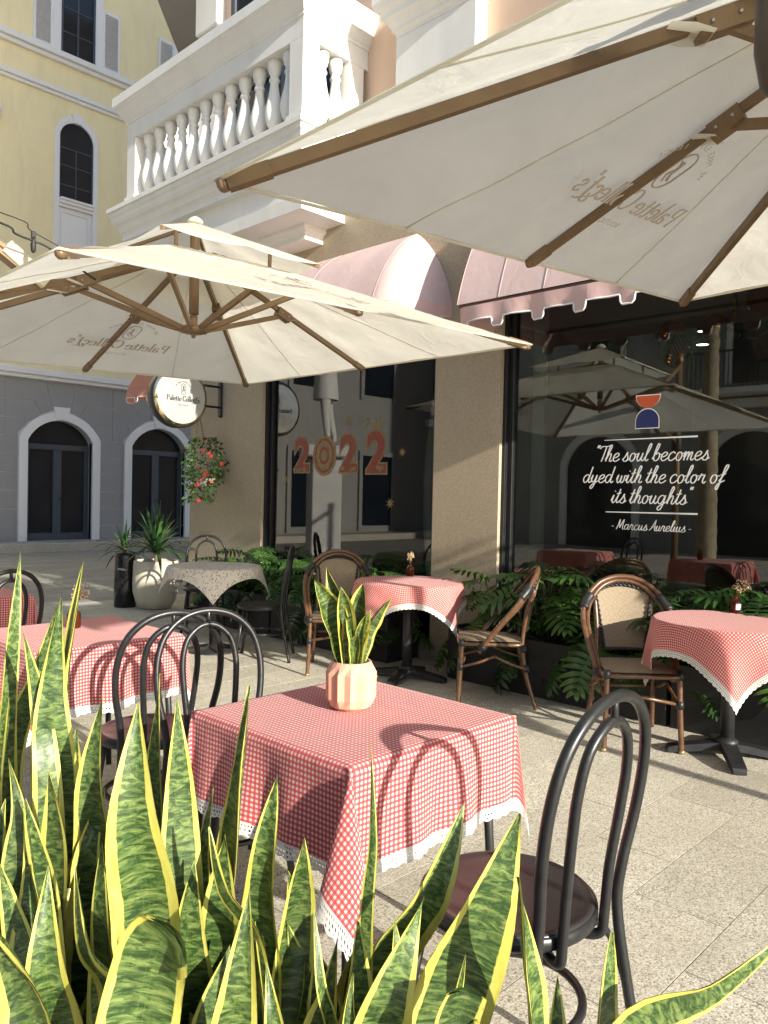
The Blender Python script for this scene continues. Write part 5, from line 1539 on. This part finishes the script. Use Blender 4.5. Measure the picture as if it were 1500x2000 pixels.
# the broad curled leaf and a low arching one
root, c = roots[2]
def at(d, lx, z): return PD*d+PL*lx+Vector((0, 0, z))
obj('curled_leaf', blade([at(.86, -.295, .33)-c, at(.85, -.285, .60)-c, at(.845, -.262, .78)-c, at(.835, -.238, .90)-c, at(.81, -.212, .93)-c], .088, 12, 91, cup=.2, flat_tip=True), M['snake'], root)
root, c = roots[3]
obj('arching_leaf', blade([at(.95, -.27, .33)-c, at(.92, -.25, .62)-c, at(.90, -.225, .72)-c, at(.88, -.19, .70)-c, at(.87, -.165, .62)-c], .05, 15, 92), M['snake'], root)

# ================================================================ fluted pot with small snake plant
pp = thing('potted_snake_plant', 'small snake plant in fluted peach pot on the front gingham table', 'potted plant', (1.645, 1.705, .7525))
def terra():
    t = NT('peach_matt_ceramic')
    t.col(t.ramp(t.noise(9, 5), [(.3, (.62, .33, .23)), (.7, (.70, .39, .28))])).rough(.75).spec(.3); t.bump(t.noise(160, 3), .06, .002)
    return t.m
M['terra'] = terra()
fl = []; NF = 12
prof_p = [(.0, .60, 0), (.012, .84, 0), (.036, .95, 1), (.112, .97, 1), (.134, .87, .0), (.142, .81, 0), (.146, .79, 0), (.146, .72, 0), (.138, .70, 0), (.11, .70, 0)]
for z, k, am in prof_p:
    for j in range(NF*2):
        a = 2*pi*j/(NF*2)
        r = .0755*k*(1+(.058 if j % 2 else -.05)*am)
        fl.append((r*cos(a), r*sin(a), z))
n_ = NF*2
ff = [(i*n_+j, i*n_+(j+1) % n_, (i+1)*n_+(j+1) % n_, (i+1)*n_+j) for i in range(len(prof_p)-1) for j in range(n_)]
ff.append(tuple(range(n_-1, -1, -1)))
obj('pot', MB().add(fl, ff), M['terra'], pp)
obj('soil', MB().lathe([(.052, .118), (.03, .122), (.001, .121)], n=18, cap=False), plain('pot_soil', (.04, .028, .02), .95, 0, .4, 80), pp)
for i, (lx, dz, wd, yw, dp) in enumerate(((-.115, .245, .060, 30, -.02), (-.082, .278, .045, -20, .01), (-.036, .228, .042, 10, -.03), (.030, .236, .048, -15, .0), (.116, .190, .034, 55, .01), (.055, .160, .034, 20, -.02), (-.010, .205, .034, 40, .04), (.020, .095, .026, 0, -.045), (-.020, .14, .034, -60, -.045), (.07, .13, .03, -20, .04), (-.06, .15, .04, 60, .03))):
    b0 = PL*lx*.22+PD*dp*.5+Vector((0, 0, .115))
    tp = PL*lx+PD*dp+Vector((0, 0, .146+dz))
    md = b0.lerp(tp, .5)+Vector((0, 0, .02))-PL*lx*.12
    obj('leaf', blade([b0, md, tp], wd*1.35, yw, 200+i, n=20, cup=.5, thick=.0018), M['snake_pot'], pp)

# ================================================================ bottles of dried flowers
def bottle_mat():
    t = NT('amber_bottle_glass'); t.col((.10, .022, .008)).rough(.08).spec(.6); t.b.inputs['Transmission Weight'].default_value = .35; t.b.inputs['IOR'].default_value = 1.35
    return t.m
M['bottle'] = bottle_mat()
M['dryflower'] = plain('dried_cream_flowers', (.55, .42, .25), .9, 0, .3, 60)
M['drystem'] = plain('dried_stems', (.33, .24, .12), .9, 0, .2, 60)
def bottle(label, loc, lean, seed, lab_side=None, s=1.0, spread=.05):
    rnd = random.Random(seed)
    b = thing('flower_bottle', label, 'bottle', loc, 0, 'bottles of dried flowers')
    obj('bottle', MB().lathe([(.026*s, 0), (.029*s, .004), (.029*s, .058*s), (.026*s, .066*s), (.013*s, .075*s), (.0115*s, .088*s), (.014*s, .09*s), (.014*s, .097*s), (.0105*s, .098*s), (.0105*s, .085*s)], n=24), M['bottle'], b)
    if lab_side is not None:
        lb = []
        for k in range(7):
            a = lab_side-.55+1.1*k/6
            lb += [(.0296*s*cos(a), .0296*s*sin(a), .018*s), (.0296*s*cos(a), .0296*s*sin(a), .050*s)]
        obj('paper_label', MB().add(lb, [(2*k, 2*k+2, 2*k+3, 2*k+1) for k in range(6)], True), M['vinyl_white'], b)
    st, fw_ = MB(), MB()
    for k in range(26):
        a = rnd.uniform(0, 6.28); r = spread*sqrt(rnd.random())
        top = Vector((lean[0]+r*cos(a), lean[1]+r*sin(a), .135*s+lean[2]+rnd.uniform(-.02, .035)-r*.3))
        st.tube([(0, 0, .09*s), tuple(Vector((lean[0]*.4+r*.3*cos(a), lean[1]*.4+r*.3*sin(a), .115*s))), tuple(top)], .0008, 4)
        for q in range(3):
            c = top+Vector((rnd.gauss(0, .006), rnd.gauss(0, .006), rnd.gauss(0, .006)))
            rr = rnd.uniform(.003, .0055)
            fw_.lathe([(.0001, -rr), (rr*.8, -rr*.5), (rr, .3*rr), (rr*.4, rr), (.0001, rr*.8)], tuple(c), 6)
    obj('stems', st, M['drystem'], b); obj('blooms', fw_, M['dryflower'], b)
    return b
bottle('amber bottle with paper label and cream dried flowers on the round table at right', (4.79, 1.70, .7525), (-.005+.02, -.03, .01), 3, radians(235), 1.12, .045)
bottle('amber bottle of dried flowers on the round table before the pier', (4.74, 4.25, .7525), (0, 0, .0), 4, None, 1.1, .022)
bottle('amber bottle of pale sprigs on the second gingham table', (1.63, 3.56, .7525), (.03, .0, .02), 5, None, 1.1, .035)

# ================================================================ planters along the shop front
def leafmat(name, c0, c1, c2, gloss=.32, trans=.18):
    t = NT(name); oi = t.n('ObjectInfo').outputs['Random']
    n = t.noise(14, 4, .6)
    c = t.ramp(t.math('ADD', t.math('MULTIPLY', n, .5), t.math('MULTIPLY', oi, .5)), [(.25, c0), (.5, c1), (.8, c2)])
    t.col(c).rough(gloss).spec(.5)
    tr = t.n('BsdfTranslucent'); t.l(t.mix(.5, c, (.16, .24, .02)), tr.inputs[0]); mx = t.n('MixShader'); mx.inputs[0].default_value = trans
    t.l(t.b.outputs[0], mx.inputs[1]); t.l(tr.outputs[0], mx.inputs[2]); t.l(mx.outputs[0], t.o.inputs[0])
    return t.m
M['philo'] = leafmat('glossy_lobed_leaf', (.022, .060, .014), (.042, .105, .022), (.085, .17, .036))
M['petiole'] = plain('leaf_stalk', (.10, .15, .045), .6, 0, .2, 30)
def lobed_leaf(seed):
    """lobed leaf lying along +Y from its stalk joint, blade normal +Z"""
    rnd = random.Random(seed); mb = MB()
    L, Wd = .235, .118
    spine = []
    for i in range(9):
        t = i/8; spine.append(Vector((0, L*t, -.055*t*t)))
    v = []; f = []
    mb.add([p+Vector((sx*.010*(1-i/9.5), 0, .0)) for i, p in enumerate(spine) for sx in (-1, 1)], [(2*i, 2*i+1, 2*i+3, 2*i+2) for i in range(8)], True)
    for sx in (-1, 1):
        for k in range(9):
            t = -.02+k/8*.98
            ln = Wd*(.62+.55*sin(pi*min(1, max(0, t*.92+.10))))*(1-.35*max(0, t-.7)/.3)*rnd.uniform(.86, 1.1)
            ang = radians(118-88*t+rnd.uniform(-5, 5))       # angle from the leaf axis
            o = Vector((0, L*max(0, t), -.055*t*t))
            d = Vector((sx*sin(ang), cos(ang), 0)); n = Vector((-d.y, d.x, 0))
            w0 = .0150
            dr = -.30*rnd.uniform(.6, 1.2)
            rows = [(0, .75), (.35, 1.0), (.7, .85), (.92, .45), (1.0, .05)]
            q = []
            for s, w_ in rows:
                c = o+d*ln*s+Vector((0, 0, .012*sin(pi*s)+dr*ln*s*s))
                q += [c-n*w0*w_, c+Vector((0, 0, -.003*(1-s))), c+n*w0*w_]
            fs = []
            for i in range(4):
                for j in range(2):
                    a = i*3+j; fs.append((a, a+1, a+4, a+3))
            mb.add(q, fs, True)
    mb.tube([(0, 0, 0), (0, -.02, -.03), (0, -.03, -.12)], .003, 5)
    return mb.mesh('leaf')
LV = [lobed_leaf(k) for k in range(4)]
for me in LV: me.materials.append(M['philo'])
def bush(label, x, y, z0, nl, rx, ry, zt, seed, group='leafy plants along the shop front', lo=.12):
    rnd = random.Random(seed)
    p = thing('philodendron', label, 'plant', (x, y, z0), 0, group)
    st = MB()
    for i in range(nl):
        t = (i+.5)/nl
        a = i*2.39996+rnd.uniform(-.3, .3)
        el = (1-t)**.75                      # 1 top .. 0 low skirt
        rr = (1-el**2.2)**.5
        px, py = rx*rr*cos(a), ry*rr*sin(a)
        pz = lo*(1-el)+(zt-.02)*el+rnd.uniform(-.04, .05)-(.22 if t > .72 else 0)*rnd.random()
        o = bpy.data.objects.new('leaf', rnd.choice(LV)); COL.objects.link(o); o.parent = p
        o.location = (px, py, pz)
        tilt = radians(rnd.uniform(-8, 25)-65*(1-el))
        o.rotation_euler = (Matrix.Rotation(a-pi/2+rnd.uniform(-.4, .4), 3, 'Z') @ Matrix.Rotation(tilt, 3, 'X') @ Matrix.Rotation(rnd.uniform(-.4, .4), 3, 'Y')).to_euler()
        s = rnd.uniform(.65, 1.3); o.scale = (s, s, s)
        st.tube([(px*.12, py*.12, .0), (px*.5, py*.5, max(.05, pz*.7)), (px, py, pz-.01)], .0035, 5)
    obj('stalks', st, M['petiole'], p)
    return p
M['planterbox'] = plain('matt_black_planter', (.012, .012, .013), .6, 0, .2, 10)
for y0, y1, lab in ((.30, 2.05, 'black planter box under the quotation window, near end'), (2.08, 3.83, 'black planter box under the quotation window beside the pier'), (4.48, 6.05, 'black planter box under the 2022 window'), (6.08, 7.35, 'black planter box under the 2022 window near the left pier')):
    b = thing('planter_box', lab, 'planter', (4.93, (y0+y1)/2, 0), 0, 'black planter boxes along the shop front')
    h = (y1-y0)/2
    k = MB()
    for a, c in (((-.2, -h, 0), (-.175, h, .40)), ((.175, -h, 0), (.2, h, .40)), ((-.175, -h, 0), (.175, -h+.025, .40)), ((-.175, h-.025, 0), (.175, h, .40)), ((-.175, -h+.025, .02), (.175, h-.025, .05))): k.bbox(a, c, .003)
    obj('box', k, M['planterbox'], b)
    obj('soil', MB().grid(lambda a, c: Vector((-.175+.35*a, -h+.025+(2*h-.05)*c, .36+.01*sin(a*17)*sin(c*41))), 8, 30), plain('planter_soil', (.03, .022, .015), .95, 0, .4, 60), b)
hb = [(.62, 'lobed-leaf plant at the right end of the quotation window planter'), (1.15, 'lobed-leaf plant behind the round table at right'), (1.65, 'lobed-leaf plant behind the bottle on the right table'), (2.15, 'lobed-leaf plant right behind the facing rattan chair'), (2.62, 'lobed-leaf plant left of the facing rattan chair'), (3.05, 'lobed-leaf plant behind the side-on rattan chair'), (3.5, 'lobed-leaf plant by the right edge of the pier'),
      (4.72, 'lobed-leaf plant left of the stone pier'), (5.2, 'lobed-leaf plant behind the rattan chair by the pot plant'), (5.7, 'lobed-leaf plant behind the side-on black chair'), (6.2, 'lobed-leaf plant in the shade below the 2022 window'), (6.68, 'lobed-leaf plant at the left window frame'), (7.1, 'lobed-leaf plant against the left pier behind the floral cloth')]
for i, (y, lab) in enumerate(hb):
    bush(lab, 4.88+.03*(i % 2)+(.09 if y < 2 else 0), y, .36, 23, .12 if y < 2 else .24 if y < 4 else .17, .34, (.46 if y < 4 else .34)+.05*((i*7) % 3), 40+i, lo=.02)

# ================================================================ round planter with palm-like plant, bin
def strap_plant(label, name, loc, n, L, seed, z0, spread=1.0, group=None, w0=.020):
    rnd = random.Random(seed); p = thing(name, label, 'plant', loc, 0, group)
    obj('stem', MB().tube([(0, 0, 0), (.01, 0, z0*.6), (0, .01, z0)], .028, 8), plain('fibrous_stem', (.16, .12, .07), .9, 0, .3, 40), p)
    for i in range(n):
        a = i*2.39996; t = (i+.5)/n
        el = radians(88-78*t*spread)+rnd.uniform(-.12, .12); ln = L*rnd.uniform(.75, 1.1)
        d = Vector((cos(a)*cos(el), sin(a)*cos(el), sin(el))); s_ = Vector((-sin(a), cos(a), 0))
        pts = []
        for k in range(6):
            q = k/5; c = d*ln*q+Vector((0, 0, -ln*.42*q**2.6*(cos(el)+.15)))+Vector((0, 0, z0*(.75+.25*(1-t))))
            pts.append(c)
        v = []
        for k, c in enumerate(pts):
            wq = w0*(.7+.6*sin(pi*min(1, k/5*1.05+.12)))*(1 if k < 5 else .08)
            v += [c-s_*wq, c-Vector((0, 0, .006)), c+s_*wq]
        obj('leaf', MB().add(v, [(3*k+j, 3*k+j+1, 3*k+j+4, 3*k+j+3) for k in range(5) for j in (0, 1)], True), M['strap'], p)
    return p
M['strap'] = leafmat('dark_strap_leaf', (.014, .042, .014), (.026, .075, .022), (.055, .13, .03), .4, .12)
rp = thing('round_planter', 'cream rounded concrete planter holding the spiky plant near the left pier', 'planter', (4.85, 8.42, 0))
t_ = NT('cream_concrete'); t_.col(t_.ramp(t_.noise(7, 6, .6), [(.3, (.44, .40, .32)), (.7, (.55, .505, .41))])).rough(.85); t_.bump(t_.noise(90, 4), .12, .003)
obj('pot', MB().lathe([(.15, 0), (.19, .02), (.235, .10), (.262, .20), (.268, .30), (.262, .42), (.258, .56), (.252, .572), (.235, .572), (.23, .55), (.23, .5)], n=48), t_.m, rp)
obj('soil', MB().lathe([(.23, .52), (.001, .53)], n=24, cap=False), plain('planter_soil', (.03, .022, .015), .95), rp)
strap_plant('dark green spiky palm-like plant in the cream round planter', 'dracaena', (4.85, 8.42, .52), 64, .62, 11, .18)
strap_plant('smaller spiky plant drooping above the black bin', 'dracaena', (4.72, 8.95, .40), 22, .42, 12, .30, 1.25, w0=.014)
bn = thing('ash_bin', 'black cylindrical ash bin with silver slot beside the round planter', 'bin', (4.63, 8.74, 0))
obj('drum', MB().lathe([(.125, 0), (.13, .01), (.13, .62), (.126, .635), (.10, .635), (.10, .60), (.001, .60)], n=32), plain('gloss_black_steel', (.012, .012, .013), .25, .2), bn)
obj('slot', MB().bbox((-.05, -.012, -.012), (.05, .012, .012), .006), M['screw'], bn).location = (-.093, -.093, .46)
bn.children[-1].rotation_euler = (0, .12, radians(-45))

# ================================================================ hanging flower basket on the sign bracket
hb_ = thing('hanging_basket', 'hanging basket of red flowers below the round sign', 'flower basket', (4.90, 7.50, 1.40))
obj('bowl', MB().lathe([(.05, .04), (.09, .06), (.115, .10), (.125, .15), (.12, .155), (.11, .1)], n=28), plain('grey_brown_bowl', (.20, .185, .16), .8), hb_)
wr = MB()
for k in range(3):
    a = k*2*pi/3+.3
    wr.tube([(.15*cos(a), .15*sin(a), .15), (-.05, .05, .88)], .0022, 5)
wr.tube([(-.05, .05, .86), (-.05, .055, .93)], .008, 6)
obj('hanger', wr, M['rubber'], hb_)
rnd = random.Random(77); fo, fl_ = MB(), MB()
M['basketleaf'] = leafmat('small_basket_leaves', (.022, .055, .012), (.045, .10, .02), (.09, .16, .035), .45, .25)
M['redflower'] = plain('scarlet_petals', (.30, .014, .010), .7, 0, .3, 60)
for i in range(980):
    a = rnd.uniform(0, 6.28); h = rnd.random()
    if h < .66: r = .235*sqrt(max(.05, 1-((h-.30)/.40)**2))*rnd.uniform(.45, 1.05); z = .05+h*.85
    else: r = .15*rnd.uniform(.3, 1.1); z = -.12+(h-.66)*1.1; 
    c = Vector((r*cos(a)-(.05 if z < .1 else 0), r*sin(a)*.95, z))
    d = Vector((cos(a), sin(a), rnd.uniform(-.9, .7))).normalized(); s_ = d.orthogonal().normalized(); s_ = Matrix.Rotation(rnd.uniform(0, 6.28), 3, d) @ s_
    ln, wd = rnd.uniform(.03, .055), rnd.uniform(.012, .02)
    if rnd.random() < .045:
        for k in range(5):
            q = Matrix.Rotation(k*1.2566, 3, d) @ s_; q2 = d.cross(q)
            c2 = c+d*.015
            fl_.add([c2, c2+q*.014+q2*.009+d*.004, c2+q*.024, c2+q*.014-q2*.009+d*.004], [(0, 1, 2, 3)], True)
    else:
        fo.add([c, c+d*ln*.5+s_*wd, c+d*ln-Vector((0, 0, .008)), c+d*ln*.5-s_*wd], [(0, 1, 2, 3)], True)
obj('foliage', fo, M['basketleaf'], hb_); obj('blossoms', fl_, M['redflower'], hb_)

# ================================================================ plaza things mirrored in the glass
M['marble'] = plain('white_statue_stone', (.74, .73, .70), .6, 0, .06, 6)
stt = thing('plaza_statue', 'white standing figure statue on a stone pedestal mirrored in the 2022 window', 'statue', (1.18, 10.48, 0), radians(-60))
obj('pedestal', MB().bbox((-.5, -.5, 0), (.5, .5, .30), .02).bbox((-.27, -.27, .301), (.27, .27, 2.05), .02).bbox((-.40, -.40, 2.051), (.40, .40, 2.26), .03), M['marble'], stt)
def skinned(name, verts, edges, radii, mat, parent, loc):
    me = bpy.data.meshes.new(name); me.from_pydata(verts, edges, [])
    o = bpy.data.objects.new(name, me); COL.objects.link(o)
    o.modifiers.new('skin', 'SKIN'); sub = o.modifiers.new('sub', 'SUBSURF'); sub.levels = sub.render_levels = 2
    for v, r in zip(me.skin_vertices[0].data, radii): v.radius = (r, r)
    me.skin_vertices[0].data[0].use_root = True
    me.materials.append(mat); o.parent = parent; o.location = loc
    return o
V = [(0, 0, 1.12), (0, 0, 1.38), (0, .02, 1.62), (0, .03, 1.78), (0, .03, 1.90), (0, .05, 2.08), (.11, .02, 1.05), (.14, .03, .60), (.15, -.02, .12), (.16, .12, .05), (-.11, -.02, 1.05), (-.16, -.10, .60), (-.20, -.22, .13), (-.21, -.08, .05), (.24, .02, 1.74), (.36, .06, 1.42), (.38, .22, 1.16), (-.24, .02, 1.74), (-.40, .04, 1.45), (-.36, .26, 1.30)]
Ed = [(0, 1), (1, 2), (2, 3), (3, 4), (4, 5), (0, 6), (6, 7), (7, 8), (8, 9), (0, 10), (10, 11), (11, 12), (12, 13), (3, 14), (14, 15), (15, 16), (3, 17), (17, 18), (18, 19)]
Rr = [.17, .17, .19, .16, .07, .12, .12, .085, .055, .06, .12, .085, .055, .06, .085, .065, .05, .085, .065, .05]
skinned('figure', V, Ed, Rr, M['marble'], stt, (0, 0, 2.26))
obj('tunic', MB().lathe([(.235, .82), (.225, .95), (.21, 1.15), (.19, 1.35), (.21, 1.6), (.20, 1.78), (.10, 1.86)], (0, 0, 2.26), 20, cap=False), M['marble'], stt)
pt = thing('palm_tree', 'ringed palm trunk with drooping fronds mirrored in the quotation window', 'tree', (-1.55, 4.75, 0))
tk = []
for k in range(60):
    z = k*.08; tk.append((.16+(.012 if k % 3 == 0 else 0)-.0012*k, z))
obj('trunk', MB().lathe(tk, n=18), plain('pale_ringed_palm_bark', (.30, .25, .17), .9, 0, .3, 12), pt)
for i in range(16):
    a = i*2.39996; el = radians(60-85*(i/16)); fr_ = MB(); pts = []
    d = Vector((cos(a)*cos(el), sin(a)*cos(el), sin(el)))
    for k in range(9):
        q = k/8; pts.append(d*2.0*q+Vector((0, 0, -1.5*q*q*q-.25*q*q+4.72)))
    fr_.tube(pts, [.018*(1-k/9)+.003 for k in range(9)], 5)
    for k in range(1, 40):
        q = k/40; j = min(7, int(q*8)); c = pts[j].lerp(pts[j+1], q*8-j); tg = (pts[j+1]-pts[j]).normalized()
        for sx in (-1, 1):
            sd_ = tg.cross(Vector((0, 0, 1))).normalized()*sx
            e = c+(sd_*.8+tg*.6).normalized()*.48*sin(pi*min(1, q+.12))+Vector((0, 0, -.16))
            fr_.add([c-tg*.015, c+tg*.015, e], [(0, 1, 2)], True)
    obj('frond', fr_, M['strap'], pt)

# ================================================================ added unseen tree outside the frame, put there to dapple the pier with shade
ft = thing('added_shade_tree', 'added unseen potted tree beyond the right edge that shades the pier', 'tree', (4.62, -.45, 0))
obj('pot', MB().lathe([(.15, 0), (.17, .02), (.20, .35), (.205, .38), (.18, .38), (.175, .33), (.001, .33)], n=28), M['planterbox'], ft)
obj('trunk', MB().tube(crom([(0, 0, .33), (.02, .01, .9), (-.01, 0, 1.4), (0, .02, 2.1)], 5), [.028-.0009*i for i in range(16)], 8), plain('tree_bark', (.14, .10, .07), .9), ft)
rnd = random.Random(5); fo = MB()
for i in range(520):
    d = Vector((rnd.gauss(0, 1), rnd.gauss(0, 1), rnd.gauss(0, 1))).normalized()
    c = Vector((d.x*.36, d.y*.40, d.z*.55))*rnd.uniform(.35, 1)+Vector((0, 0, 2.05))
    a = Vector((rnd.gauss(0, 1), rnd.gauss(0, 1), rnd.gauss(-.4, .6))).normalized(); b = a.orthogonal().normalized()
    fo.add([c, c+a*.05+b*.022, c+a*.10, c+a*.05-b*.022], [(0, 1, 2, 3)], True)
obj('crown', fo, M['basketleaf'], ft)
